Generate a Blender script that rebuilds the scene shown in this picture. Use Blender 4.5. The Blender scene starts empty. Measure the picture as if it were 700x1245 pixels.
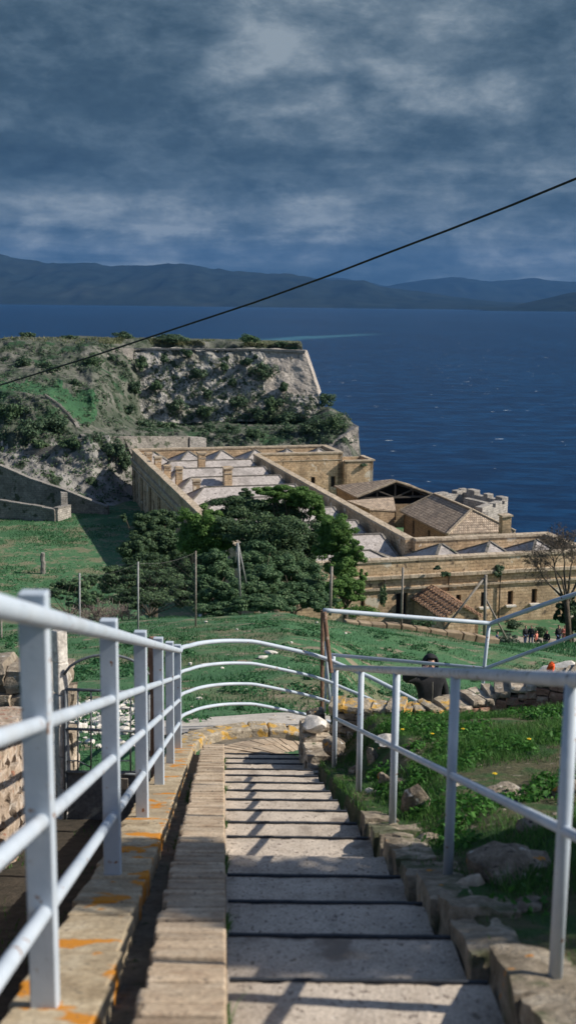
import bpy, bmesh, math, random
import numpy as np
from mathutils import Vector, Matrix, Quaternion, noise
from mathutils.bvhtree import BVHTree

random.seed(7); RNG = np.random.default_rng(7)
R = math.radians
SC = bpy.context.scene
COL = SC.collection
CAMZ = 50.0          # camera height above the sea
FPX = 1400.0; PITCH = 10.25; ROLL = 0.65
SUN_AZ = 94.0; SUN_EL = 36.5

# ------------------------------------------------------------------ camera
cd = bpy.data.cameras.new('camera'); cam = bpy.data.objects.new('camera', cd); COL.objects.link(cam)
cd.sensor_fit = 'VERTICAL'; cd.sensor_height = 36; cd.sensor_width = 24
cd.lens = FPX/1245*36
cd.clip_start = 0.05; cd.clip_end = 120000
CAM_ROT = Matrix.Rotation(R(90-PITCH), 3, 'X') @ Matrix.Rotation(R(ROLL), 3, 'Z')
cam.matrix_world = Matrix.Translation((0, 0, CAMZ)) @ CAM_ROT.to_4x4()
cd.dof.use_dof = True; cd.dof.focus_distance = 16.0; cd.dof.aperture_fstop = cd.lens/11.5
SC.camera = cam

def ray(px, py):
    return (CAM_ROT @ Vector(((px-350)/FPX, -(py-622.5)/FPX, -1.0))).normalized()
def PD(px, py, D):                      # point of the line of sight at distance D ahead
    r = ray(px, py); t = D/r.y
    return Vector((r.x*t, D, CAMZ+r.z*t))
def PZ(px, py, drop):                   # point of the line of sight at a given level
    r = ray(px, py); t = -drop/r.z
    return Vector((r.x*t, r.y*t, CAMZ-drop))

# ------------------------------------------------------------------ scene helpers
OFF = {}
def tag(o, label=None, cat=None, group=None, kind=None):
    if label: o['label'] = label
    if cat: o['category'] = cat
    if group: o['group'] = group
    if kind: o['kind'] = kind
    return o
def thing(name, loc, label, cat, group=None):
    o = bpy.data.objects.new(name, None); COL.objects.link(o)
    o.location = loc; o.empty_display_size = .2
    OFF[o] = Vector(loc)
    return tag(o, label, cat, group)
def link_mesh(name, verts, faces, mat, parent=None, smooth=False, uv=False, fm=None):
    verts = np.asarray(verts, dtype=np.float64).reshape(-1, 3)
    if parent is not None: off = OFF[parent]
    else:
        off = Vector(((verts[:,0].min()+verts[:,0].max())/2, (verts[:,1].min()+verts[:,1].max())/2, verts[:,2].min()))
    v = verts - np.array(off)
    me = bpy.data.meshes.new(name)
    if isinstance(faces, np.ndarray):
        n, k = faces.shape
        me.vertices.add(len(v)); me.vertices.foreach_set('co', v.astype(np.float32).ravel())
        me.loops.add(n*k); me.loops.foreach_set('vertex_index', faces.astype(np.int32).ravel())
        me.polygons.add(n); me.polygons.foreach_set('loop_start', np.arange(0, n*k, k, dtype=np.int32))
        me.polygons.foreach_set('loop_total', np.full(n, k, dtype=np.int32))
        me.update(calc_edges=True)
    else:
        me.from_pydata([tuple(p) for p in v], [], faces)
    me.validate()
    if smooth:
        me.polygons.foreach_set('use_smooth', np.ones(len(me.polygons), dtype=bool))
    if uv:
        ul = me.uv_layers.new(name='UVMap')
        for p in me.polygons:
            n = p.normal
            if abs(n.z) > .95: t = Vector((1,0,0)); s = Vector((0,1,0))
            else:
                t = Vector((-n.y, n.x, 0)).normalized(); s = n.cross(t)
            for li in p.loop_indices:
                co = me.vertices[me.loops[li].vertex_index].co + off
                ul.data[li].uv = (co.dot(t), co.dot(s))
    mats = mat if isinstance(mat, (list, tuple)) else [mat]
    for m in mats: me.materials.append(m)
    if fm is not None: me.polygons.foreach_set('material_index', np.asarray(fm, dtype=np.int32))
    o = bpy.data.objects.new(name, me); COL.objects.link(o)
    OFF[o] = Vector(off)
    if parent is None: o.location = off
    else: o.parent = parent
    return o
def children(o): return [c for c in bpy.data.objects if c.parent == o]
def copy_tree(o, parent=None):
    c = o.copy(); COL.objects.link(c)
    if parent is not None: c.parent = parent
    for ch in children(o): copy_tree(ch, c)
    return c

class MB:
    def __init__(s): s.v = []; s.f = []
    def add(s, vs, fs):
        b = len(s.v); s.v += [Vector(p) for p in vs]; s.f += [tuple(i+b for i in f) for f in fs]
        return s
    def box(s, c, size, rot=None, jit=0, taper=1.0):
        c = Vector(c); x, y, z = [a/2 for a in size]; vs = []
        for sz in (-1, 1):
            k = 1 if sz < 0 else taper
            for sx, sy in ((-1,-1),(1,-1),(1,1),(-1,1)):
                p = Vector((sx*x*k, sy*y*k, sz*z))
                if jit: p += Vector((random.uniform(-jit,jit), random.uniform(-jit,jit), random.uniform(-jit,jit)))
                if rot is not None: p = rot @ p
                vs.append(p+c)
        return s.add(vs, [(3,2,1,0),(4,5,6,7),(0,1,5,4),(1,2,6,5),(2,3,7,6),(3,0,4,7)])
    def bar(s, a, b, w, h, up=(0,0,1)):     # rectangular bar from a to b
        a = Vector(a); b = Vector(b); d = b-a; L = d.length; d.normalize()
        x = d.cross(Vector(up)).normalized(); z = x.cross(d).normalized()
        rot = Matrix((x, d, z)).transposed()
        return s.box((a+b)/2, (w, L, h), rot)
    def tube(s, pts, r, n=8, closed_caps=True):
        pts = [Vector(p) for p in pts]; rs = r if isinstance(r, (list, tuple)) else [r]*len(pts)
        b = len(s.v); prev = None
        for i, p in enumerate(pts):
            d = (pts[min(i+1, len(pts)-1)]-pts[max(i-1, 0)]).normalized()
            if prev is None:
                u = d.cross(Vector((0,0,1)));
                if u.length < .05: u = d.cross(Vector((0,1,0)))
                u.normalize()
            else:
                u = (prev - d*prev.dot(d)).normalized()
            prev = u; w = d.cross(u)
            for k in range(n):
                a = 2*math.pi*k/n
                s.v.append(p+(u*math.cos(a)+w*math.sin(a))*rs[i])
        m = len(pts)
        for i in range(m-1):
            for k in range(n):
                k2 = (k+1) % n
                s.f.append((b+i*n+k, b+i*n+k2, b+(i+1)*n+k2, b+(i+1)*n+k))
        if closed_caps:
            s.f.append(tuple(b+k for k in reversed(range(n)))); s.f.append(tuple(b+(m-1)*n+k for k in range(n)))
        return s
    def planes(s, seed):
        rn = random.Random(seed*31+5); out = []
        for i in range(11):
            n_ = Vector((rn.gauss(0,1), rn.gauss(0,1), rn.gauss(0,.8))).normalized(); out.append((n_, rn.uniform(.52,.82)))
        return out
    def rock(s, c, size, seed=0, sub=2, rough=.35, flat=1.0, rot=0):
        bm = bmesh.new(); bmesh.ops.create_icosphere(bm, subdivisions=sub, radius=1)
        c = Vector(c); so = Vector((seed*3.7, seed*1.3, seed*2.1))
        ca, sa = math.cos(rot), math.sin(rot); vs = []
        for v in bm.verts:
            d = v.co.normalized()
            k = 1+rough*noise.noise(d*1.3+so)+rough*.5*noise.noise(d*3.1+so)+rough*.22*noise.noise(d*8+so)
            q = d*k
            if sub >= 3:      # broken planes
                for (nx_, off_) in s.planes(seed):
                    e = q.dot(nx_)-off_
                    if e > 0: q = q-nx_*e*.92
            else: q = Vector([math.copysign(abs(t)**.72, t) for t in d])*k
            q = Vector((q.x*size[0], q.y*size[1], q.z*size[2]))
            vs.append(c+Vector((q.x*ca-q.y*sa, q.x*sa+q.y*ca, q.z)))
        fs = [tuple(v.index for v in f.verts) for f in bm.faces]; bm.free()
        return s.add(vs, fs)
    def stone(s, c, size, rot=None, seed=0, rnd=.16, amp=.07, cuts=3):
        bm = bmesh.new(); bmesh.ops.create_cube(bm, size=2); bmesh.ops.subdivide_edges(bm, edges=bm.edges[:], cuts=cuts, use_grid_fill=True)
        c = Vector(c); so = Vector((seed*1.71, seed*2.93, seed*.77)); m = min(size); vs = []; rn = random.Random(int(seed*977)); pls = []
        for i in range(7):
            pn = Vector((rn.gauss(0,1), rn.gauss(0,1), rn.gauss(0,1))).normalized(); pls.append((pn, rn.uniform(.95,1.25)))
        for v in bm.verts:
            p = v.co; q = p.lerp(p.normalized()*1.32, rnd); d = Vector((q.x*size[0]/2, q.y*size[1]/2, q.z*size[2]/2))
            n1 = noise.noise_vector(q*1.1+so); n2 = noise.noise_vector(q*3.3+so)
            d += n1*m*amp*1.6+n2*m*amp*.7
            if rot is not None: d = rot @ d
            vs.append(c+d)
        fs = [tuple(v.index for v in f.verts) for f in bm.faces]; bm.free()
        return s.add(vs, fs)
    def build(s, name, mat, parent=None, smooth=False, uv=False):
        return link_mesh(name, [tuple(p) for p in s.v], s.f, mat, parent, smooth, uv)

def smooth_shade(o, ang=35):
    o.data.polygons.foreach_set('use_smooth', np.ones(len(o.data.polygons), dtype=bool))
    try: o.data.set_sharp_from_angle(angle=R(ang))
    except Exception: pass
    return o
def bevel(o, w=.01, seg=2):
    m = o.modifiers.new('bevel', 'BEVEL'); m.width = w; m.segments = seg; m.limit_method = 'ANGLE'
    return o

# ------------------------------------------------------------------ materials
def srgb(r, g, b):
    f = lambda c: (c/255/12.92) if c/255 <= .04045 else ((c/255+.055)/1.055)**2.4
    return (f(r), f(g), f(b), 1)
class NT:
    def __init__(s, tree): s.t = tree; s.n = tree.nodes; s.l = tree.links
    def new(s, typ, **kw):
        n = s.n.new(typ)
        for k, v in kw.items(): setattr(n, k, v)
        return n
    def put(s, sock, v):
        if isinstance(v, bpy.types.NodeSocket): s.l.new(v, sock)
        elif v is not None: sock.default_value = v
    def math(s, op, a, b=None, clamp=False):
        n = s.new('ShaderNodeMath', operation=op); n.use_clamp = clamp
        s.put(n.inputs[0], a)
        if b is not None: s.put(n.inputs[1], b)
        return n.outputs[0]
    def mix(s, f, a, b, blend='MIX'):
        n = s.new('ShaderNodeMix', data_type='RGBA', blend_type=blend)
        s.put(n.inputs[0], f); s.put(n.inputs[6], a); s.put(n.inputs[7], b)
        return n.outputs[2]
    def noise(s, vec, scale, detail=5, rough=.6, dist=0):
        n = s.new('ShaderNodeTexNoise'); s.put(n.inputs['Vector'], vec)
        n.inputs['Scale'].default_value = scale; n.inputs['Detail'].default_value = detail
        n.inputs['Roughness'].default_value = rough; n.inputs['Distortion'].default_value = dist
        return n.outputs[0]
    def ramp(s, fac, stops, interp='LINEAR'):
        n = s.new('ShaderNodeValToRGB'); cr = n.color_ramp; cr.interpolation = interp
        while len(cr.elements) < len(stops): cr.elements.new(.5)
        for e, (p, c) in zip(cr.elements, stops):
            e.position = p; e.color = c if len(c) == 4 else (*c, 1)
        s.put(n.inputs[0], fac); return n.outputs[0]
    def step(s, v, a, b):
        n = s.new('ShaderNodeMapRange', interpolation_type='SMOOTHSTEP')
        s.put(n.inputs[0], v); n.inputs[1].default_value = a; n.inputs[2].default_value = b
        return n.outputs[0]
def C(*c): return (*c, 1) if len(c) == 3 else c
def newmat(name):
    m = bpy.data.materials.new(name); m.use_nodes = True; t = NT(m.node_tree)
    return m, t, m.node_tree.nodes['Principled BSDF']
def pm(name, stops, scale=3, rough=.85, bump=.3, bscale=12, bdist=.02, detail=6, big=None, spots=(), brick=None, spec=.3, metallic=0, stretch=None, islands=0, grain=.30):
    """procedural surface: noise ramp + large stains + spots + optional masonry courses in metres"""
    m, t, P = newmat(name)
    tc = t.new('ShaderNodeTexCoord'); geo = t.new('ShaderNodeNewGeometry')
    vec = geo.outputs['Position']
    if stretch:
        mp = t.new('ShaderNodeMapping'); t.put(mp.inputs[0], vec); mp.inputs['Scale'].default_value = stretch; vec = mp.outputs[0]
    col = t.ramp(t.noise(vec, scale, detail, .65), stops)
    h = h0 = t.noise(vec, bscale, 6, .65)
    if brick:
        bw, bh, mort, mcol, var = brick
        b = t.new('ShaderNodeTexBrick'); t.put(b.inputs['Vector'], tc.outputs['UV'])
        b.inputs['Scale'].default_value = 1; b.inputs['Brick Width'].default_value = bw; b.inputs['Row Height'].default_value = bh
        b.inputs['Mortar Size'].default_value = mort; b.inputs['Mortar Smooth'].default_value = .3; b.inputs['Bias'].default_value = 0
        b.inputs['Color1'].default_value = (1-var,)*3+(1,); b.inputs['Color2'].default_value = (1+var, 1+var*.9, 1+var*.8, 1)
        b.inputs['Mortar'].default_value = mcol
        col = t.mix(1.0, col, b.outputs['Color'], 'MULTIPLY')
        h = t.math('SUBTRACT', h, t.math('MULTIPLY', b.outputs['Fac'], .8))
    if islands:
        v = t.math('ADD', t.math('MULTIPLY', geo.outputs['Random Per Island'], 2*islands), 1-islands)
        cmb = t.new('ShaderNodeCombineColor'); [t.put(cmb.inputs[i], v) for i in range(3)]
        col = t.mix(1.0, col, cmb.outputs[0], 'MULTIPLY')
    if grain:
        g = t.math('ADD', t.math('MULTIPLY', t.math('SUBTRACT', h0, .5), 5*grain), 1)
        g2 = t.new('ShaderNodeCombineColor'); [t.put(g2.inputs[i], g) for i in range(3)]
        col = t.mix(1.0, col, g2.outputs[0], 'MULTIPLY')
    if big:
        bs, bcol, a, bb, amt = big
        f = t.math('MULTIPLY', t.step(t.noise(vec, bs, 5, .6), a, bb), amt)
        col = t.mix(f, col, C(*bcol))
    for (sc, scol, a, bb) in spots:
        f = t.step(t.noise(vec, sc, 4, .55), a, bb); col = t.mix(f, col, C(*scol))
    t.put(P.inputs['Base Color'], col)
    P.inputs['Roughness'].default_value = rough; P.inputs['Specular IOR Level'].default_value = spec; P.inputs['Metallic'].default_value = metallic
    if bump:
        bp = t.new('ShaderNodeBump'); bp.inputs['Strength'].default_value = bump; bp.inputs['Distance'].default_value = bdist
        t.put(bp.inputs['Height'], h); t.put(P.inputs['Normal'], bp.outputs[0])
    return m
def leafmat(name, stops, trans=.3, rough=.6):
    m, t, P = newmat(name)
    geo = t.new('ShaderNodeNewGeometry')
    big = t.noise(geo.outputs['Position'], .9, 2, .5)
    f = t.math('ADD', t.math('MULTIPLY', geo.outputs['Random Per Island'], .6), t.math('MULTIPLY', big, .4))
    col = t.ramp(f, stops)
    t.put(P.inputs['Base Color'], col); P.inputs['Roughness'].default_value = rough; P.inputs['Specular IOR Level'].default_value = .2
    tr = t.new('ShaderNodeBsdfTranslucent'); t.put(tr.inputs[0], col)
    mx = t.new('ShaderNodeMixShader'); mx.inputs[0].default_value = trans
    t.put(mx.inputs[1], P.outputs[0]); t.put(mx.inputs[2], tr.outputs[0])
    t.put(m.node_tree.nodes['Material Output'].inputs[0], mx.outputs[0])
    return m

M = {}
M['paint'] = pm('white_paint', [(.3,(.36,.42,.49)),(.7,(.48,.53,.59))], 6, .5, .35, 60, .002, big=(5,(.34,.37,.40),.5,.7,.5), spots=[(24,(.22,.12,.07),.655,.70),(85,(.25,.24,.23),.70,.76)], spec=.4, grain=0)
M['old_paint'] = pm('worn_paint', [(.3,(.36,.38,.41)),(.7,(.52,.54,.57))], 9, .55, .3, 50, .003, spots=[(26,(.10,.075,.06),.60,.68)], spec=.4, grain=.08)
M['rust'] = pm('rust', [(.3,(.10,.055,.035)),(.6,(.22,.13,.09)),(.75,(.5,.45,.4))], 14, .8, .5, 60, .004)
M['grey_metal'] = pm('grey_gate_paint', [(.3,(.10,.115,.13)),(.7,(.15,.165,.18))], 5, .5, .15, 40, .002, spots=[(30,(.10,.06,.04),.68,.72)])
M['pole'] = pm('fence_pole', [(.3,(.13,.11,.09)),(.7,(.28,.25,.22))], 9, .7, .2, 30, .003)
M['polelight'] = pm('pale_pole', [(.3,(.20,.20,.20)),(.7,(.32,.32,.32))], 9, .6, .2, 30, .003)
M['wire'] = pm('wire', [(.3,(.10,.10,.09)),(.7,(.16,.155,.145))], 9, .6, 0)
M['cable'] = pm('black_cable', [(.3,(.012,.012,.014)),(.7,(.03,.03,.03))], 9, .6, 0)
M['step'] = pm('step_concrete', [(.25,(.33,.275,.22)),(.5,(.45,.385,.32)),(.75,(.55,.475,.395))], 9, .9, .7, 95, .006, detail=9,
               big=(1.6,(.15,.125,.10),.5,.72,.5), spots=[(60,(.15,.12,.10),.60,.66),(55,(.55,.50,.44),.66,.72),(3.1,(.22,.18,.145),.60,.72),(18,(.20,.165,.13),.66,.70)])
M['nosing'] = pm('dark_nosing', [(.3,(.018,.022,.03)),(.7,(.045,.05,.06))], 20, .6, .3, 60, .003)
M['brick'] = pm('edge_bricks', [(.3,(.28,.20,.135)),(.5,(.40,.31,.22)),(.7,(.50,.41,.31))], 6, .9, .6, 70, .006, islands=.17,
                big=(1.1,(.20,.17,.14),.5,.7,.5), spots=[(45,(.13,.105,.08),.62,.68)])
M['kerb'] = pm('kerb_stone', [(.3,(.24,.18,.11)),(.5,(.37,.295,.195)),(.7,(.47,.40,.29))], 7, .9, .6, 60, .006, islands=.10,
               big=(1.3,(.18,.15,.11),.5,.7,.35), spots=[(4.5,(.50,.20,.02),.565,.60),(50,(.14,.115,.085),.62,.68)])
M['flag'] = pm('flagstone', [(.3,(.13,.105,.07)),(.5,(.25,.205,.15)),(.7,(.40,.345,.27))], 11, .9, 1.0, 40, .012, islands=.22, detail=10,
               big=(3.4,(.05,.07,.028),.50,.60,.75), spots=[(9,(.48,.20,.03),.67,.71)])
M['rock'] = pm('rock', [(.3,(.10,.08,.06)),(.5,(.22,.18,.135)),(.7,(.42,.37,.30))], 9, .9, 1.0, 26, .03, detail=12,
               big=(3.0,(.05,.065,.04),.56,.7,.55), spots=[(6,(.50,.22,.03),.62,.66),(16,(.55,.53,.48),.62,.68),(34,(.07,.06,.05),.6,.66)])
M['lichenrock'] = pm('lichen_rock', [(.3,(.22,.18,.12)),(.7,(.42,.36,.28))], 7, .9, .8, 22, .03, spots=[(9,(.50,.30,.07),.50,.60),(14,(.5,.46,.4),.62,.7),(30,(.14,.11,.08),.62,.68)])
M['whitestone'] = pm('white_stone', [(.3,(.44,.40,.35)),(.7,(.70,.66,.60))], 9, .9, .6, 30, .01)
M['rubble'] = pm('rubble_wall', [(.3,(.17,.135,.10)),(.5,(.33,.275,.21)),(.7,(.50,.44,.36))], 7, .9, 1.0, 25, .02, islands=.30, spots=[(9,(.58,.54,.47),.60,.68),(7,(.06,.08,.035),.62,.70)],
                 big=(2.2,(.10,.09,.07),.55,.7,.5))
M['redrubble'] = pm('red_rubble', [(.3,(.20,.10,.07)),(.5,(.34,.20,.14)),(.7,(.48,.40,.32))], 7, .9, .8, 25, .02, islands=.25)
M['mortar'] = pm('mortar', [(.3,(.10,.085,.065)),(.7,(.2,.175,.14))], 9, .95, .8, 30, .02)
M['leftstone'] = pm('left_wall_stone', [(.3,(.22,.16,.11)),(.5,(.38,.30,.23)),(.7,(.48,.43,.38))], 9, .9, .9, 30, .015, islands=.12, spots=[(20,(.30,.15,.10),.6,.68)])
M['channel'] = pm('drain_floor', [(.3,(.09,.07,.05)),(.7,(.20,.165,.125))], 9, .95, .8, 40, .01, spots=[(22,(.03,.05,.02),.6,.68)])
M['soil'] = pm('soil', [(.3,(.025,.022,.015)),(.7,(.07,.055,.04))], 9, .95, .8, 30, .02)
M['concrete'] = pm('path_concrete', [(.3,(.36,.33,.29)),(.7,(.50,.46,.41))], 2.5, .9, .4, 40, .006, spots=[(30,(.18,.15,.12),.62,.7)])
M['dirtpath'] = pm('dirt_path', [(.3,(.24,.20,.155)),(.7,(.36,.31,.25))], .8, .95, .4, 8, .03)
ochre = dict(bdist=.05)
M['ochre'] = pm('ochre_masonry', [(.25,(.28,.19,.115)),(.5,(.50,.36,.225)),(.75,(.64,.51,.36))], .55, .95, .7, 3.5, .05, detail=9,
                big=(.22,(.20,.15,.10),.50,.66,.5), spots=[(1.6,(.16,.12,.085),.60,.68),(.5,(.62,.54,.43),.62,.66),(5,(.20,.15,.10),.62,.68)], brick=(.62,.30,.02,(.62,.58,.52,1),.14))
M['ochrecope'] = pm('coping_stone', [(.3,(.30,.235,.165)),(.7,(.50,.42,.32))], 1.2, .95, .6, 4, .04, brick=(.9,5,.03,(.6,.55,.5,1),.12))
M['plaster'] = pm('roof_plaster', [(.25,(.28,.25,.23)),(.5,(.39,.35,.325)),(.75,(.49,.445,.415))], 1.6, .95, .9, 5, .07, detail=9,
                  big=(.3,(.20,.18,.165),.5,.65,.6), spots=[(2.3,(.17,.15,.14),.58,.68)])
M['rearstone'] = pm('courtyard_wall', [(.3,(.20,.14,.09)),(.7,(.36,.26,.165))], .6, .95, .6, 3, .05, brick=(.6,.3,.02,(.62,.58,.52,1),.12))
M['rooftile'] = pm('clay_tiles', [(.25,(.27,.21,.155)),(.5,(.42,.335,.255)),(.75,(.56,.46,.36))], 1.3, .9, .9, 5, .06, detail=9,
                   brick=(.26,.42,.045,(.35,.32,.3,1),.30), big=(.35,(.17,.14,.115),.5,.68,.5))
M['redtile'] = pm('red_clay_tiles', [(.25,(.26,.15,.10)),(.5,(.40,.25,.16)),(.75,(.52,.36,.26))], 2, .9, .9, 5, .06, brick=(.32,.5,.06,(.3,.26,.24,1),.3))
M['greystone'] = pm('grey_fort_stone', [(.25,(.20,.185,.165)),(.5,(.33,.305,.275)),(.75,(.45,.42,.38))], .9, .95, .8, 4, .05, brick=(.6,.32,.025,(.6,.6,.6,1),.15))
M['scarp'] = pm('scarp_masonry', [(.25,(.17,.165,.15)),(.45,(.31,.295,.27)),(.75,(.47,.445,.405))], .35, .95, .9, 1.3, .25, detail=12,
                big=(.16,(.10,.10,.07),.52,.62,.6), spots=[(.9,(.07,.075,.05),.55,.62),(.45,(.035,.055,.03),.58,.64)], brick=(.8,.4,.03,(.7,.7,.7,1),.1))
M['scarpclean'] = pm('pale_scarp_masonry', [(.25,(.24,.21,.185)),(.45,(.36,.32,.28)),(.75,(.48,.43,.375))], .35, .95, .8, 1.3, .15, detail=12,
                spots=[(.8,(.13,.12,.09),.62,.68)], brick=(.8,.4,.03,(.7,.7,.7,1),.1))
M['oldwall'] = pm('old_grey_wall', [(.25,(.12,.11,.095)),(.5,(.22,.20,.175)),(.75,(.33,.30,.265))], .6, .95, .8, 3, .1, spots=[(.7,(.06,.07,.045),.58,.66)], brick=(.6,.3,.025,(.7,.7,.7,1),.12))
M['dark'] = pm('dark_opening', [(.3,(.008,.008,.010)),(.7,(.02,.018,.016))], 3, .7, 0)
M['wood'] = pm('old_wood', [(.3,(.05,.04,.03)),(.7,(.12,.09,.07))], 9, .8, .4, 30, .01)
M['truss'] = pm('truss_wood', [(.3,(.05,.042,.035)),(.7,(.10,.085,.07))], 5, .8, .2, 20, .01)
M['bark'] = pm('bark', [(.3,(.045,.035,.025)),(.7,(.12,.095,.07))], 4, .95, .8, 14, .03)
M['twig'] = pm('twigs', [(.3,(.07,.055,.045)),(.7,(.14,.115,.095))], 4, .95, 0)
M['drytwig'] = pm('dry_twigs', [(.3,(.13,.10,.09)),(.7,(.24,.19,.17))], 4, .95, 0)
M['leaf_dark'] = leafmat('dark_leaves', [(.12,C(.034,.068,.038)),(.5,C(.072,.125,.062)),(.9,C(.135,.20,.085))], .35)
M['leaf_bright'] = leafmat('bright_leaves', [(.12,C(.060,.13,.034)),(.5,C(.115,.215,.058)),(.9,C(.18,.30,.085))], .45)
M['leaf_mid'] = leafmat('mid_leaves', [(.12,C(.036,.080,.040)),(.5,C(.080,.150,.072)),(.9,C(.17,.25,.12))], .35)
M['leaf_grey'] = leafmat('grey_leaves', [(.15,C(.05,.075,.05)),(.55,C(.12,.16,.115)),(.9,C(.24,.28,.21))], .3)
M['leaf_fort'] = leafmat('scrub_leaves', [(.15,C(.034,.066,.040)),(.55,C(.068,.115,.062)),(.9,C(.125,.175,.095))], .3)
M['grass'] = leafmat('grass_blades', [(.1,C(.028,.085,.020)),(.5,C(.060,.155,.036)),(.85,C(.115,.225,.055)),(.97,C(.26,.25,.10))], .35)
M['meadow'] = leafmat('meadow_blades', [(.1,C(.024,.082,.034)),(.5,C(.046,.140,.056)),(.85,C(.090,.195,.082)),(.97,C(.24,.22,.11))], .35)
M['drygrass'] = leafmat('dry_grass_blades', [(.1,C(.06,.10,.04)),(.5,C(.15,.17,.08)),(.9,C(.34,.31,.19))], .35)
M['weed'] = leafmat('weed_leaves', [(.1,C(.020,.075,.014)),(.5,C(.045,.15,.024)),(.9,C(.10,.24,.045))], .35)
M['flower'] = pm('yellow_petals', [(.3,(.65,.45,.02)),(.7,(.75,.55,.04))], 9, .7, 0)
M['ground'] = pm('grassy_ground', [(.25,(.028,.088,.038)),(.5,(.052,.138,.058)),(.75,(.095,.165,.078))], .45, .95, .9, 14, .05, detail=10,
                 big=(.30,(.19,.16,.10),.49,.62,.7), spots=[(1.6,(.22,.185,.13),.56,.66),(.09,(.04,.11,.045),.53,.62)])
M['banksoil'] = pm('bank_earth', [(.25,(.045,.040,.022)),(.5,(.075,.075,.035)),(.75,(.13,.105,.065))], 3.2, .95, 1.0, 22, .03, detail=10, spots=[(14,(.22,.19,.14),.62,.68),(2.0,(.03,.075,.018),.5,.6)])
M['bankground'] = M['ground']
M['hill'] = pm('rocky_hillside', [(.25,(.035,.055,.034)),(.42,(.065,.078,.055)),(.62,(.13,.128,.108)),(.80,(.30,.285,.255))], .22, .95, 1.0, .9, .5, detail=13,
               spots=[(.16,(.026,.066,.030),.56,.62),(.6,(.03,.045,.026),.52,.60)])
M['cliff'] = pm('pale_cliff', [(.2,(.10,.095,.085)),(.45,(.20,.19,.175)),(.75,(.36,.345,.32))], .3, .95, 1.0, .8, .6, detail=13, stretch=(1,1,.45),
               big=(.12,(.13,.12,.11),.45,.65,.6), spots=[(.35,(.022,.036,.018),.55,.61)])
M['greenshelf'] = pm('green_shelf', [(.25,(.016,.055,.026)),(.5,(.028,.085,.036)),(.75,(.045,.11,.045))], .5, .95, .7, 3, .15, spots=[(.8,(.12,.11,.07),.66,.74)])
M['mountain'] = pm('cloud_shaded_scrub', [(.3,(.013,.022,.024)),(.6,(.022,.030,.028)),(.8,(.04,.044,.040))], .0006, 1, .3, .002, 60, detail=10, spec=0)  # scrub colour darkened to carry the cloud shade over the far ridges
M['skin'] = pm('skin', [(.3,(.50,.28,.20)),(.7,(.58,.35,.26))], 20, .6, .1, 80, .001)
M['hair'] = pm('dark_hair', [(.3,(.02,.014,.010)),(.7,(.05,.035,.025))], 40, .7, .4, 120, .002)
M['beard'] = pm('brown_beard', [(.3,(.12,.055,.03)),(.7,(.22,.10,.05))], 60, .8, .4, 150, .002)
M['blackcloth'] = pm('black_cloth', [(.3,(.010,.010,.012)),(.7,(.022,.022,.026))], 8, .85, .4, 30, .006)
M['jeans'] = pm('denim', [(.3,(.03,.05,.11)),(.7,(.06,.09,.18))], 12, .9, .2, 60, .003)
M['bluecloth'] = pm('blue_cloth', [(.3,(.02,.06,.22)),(.7,(.03,.09,.30))], 12, .9, .2, 60, .003)
M['greycloth'] = pm('grey_cloth', [(.3,(.30,.29,.28)),(.7,(.42,.41,.40))], 12, .9, .2, 60, .003)
M['pinkcloth'] = pm('coral_cloth', [(.3,(.55,.17,.12)),(.7,(.68,.25,.18))], 12, .9, .2, 60, .003)
M['shoe'] = pm('shoe', [(.3,(.02,.02,.02)),(.7,(.05,.05,.05))], 12, .7, .2, 60, .003)
M['orange'] = pm('orange_cloth', [(.3,(.70,.085,.015)),(.7,(.85,.13,.025))], 12, .7, .3, 30, .004)
M['eye'] = pm('eye', [(.3,(.02,.015,.01)),(.7,(.03,.02,.02))], 12, .3, 0)
M['lip'] = pm('lip', [(.3,(.36,.13,.10)),(.7,(.42,.17,.13))], 12, .5, 0)

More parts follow.
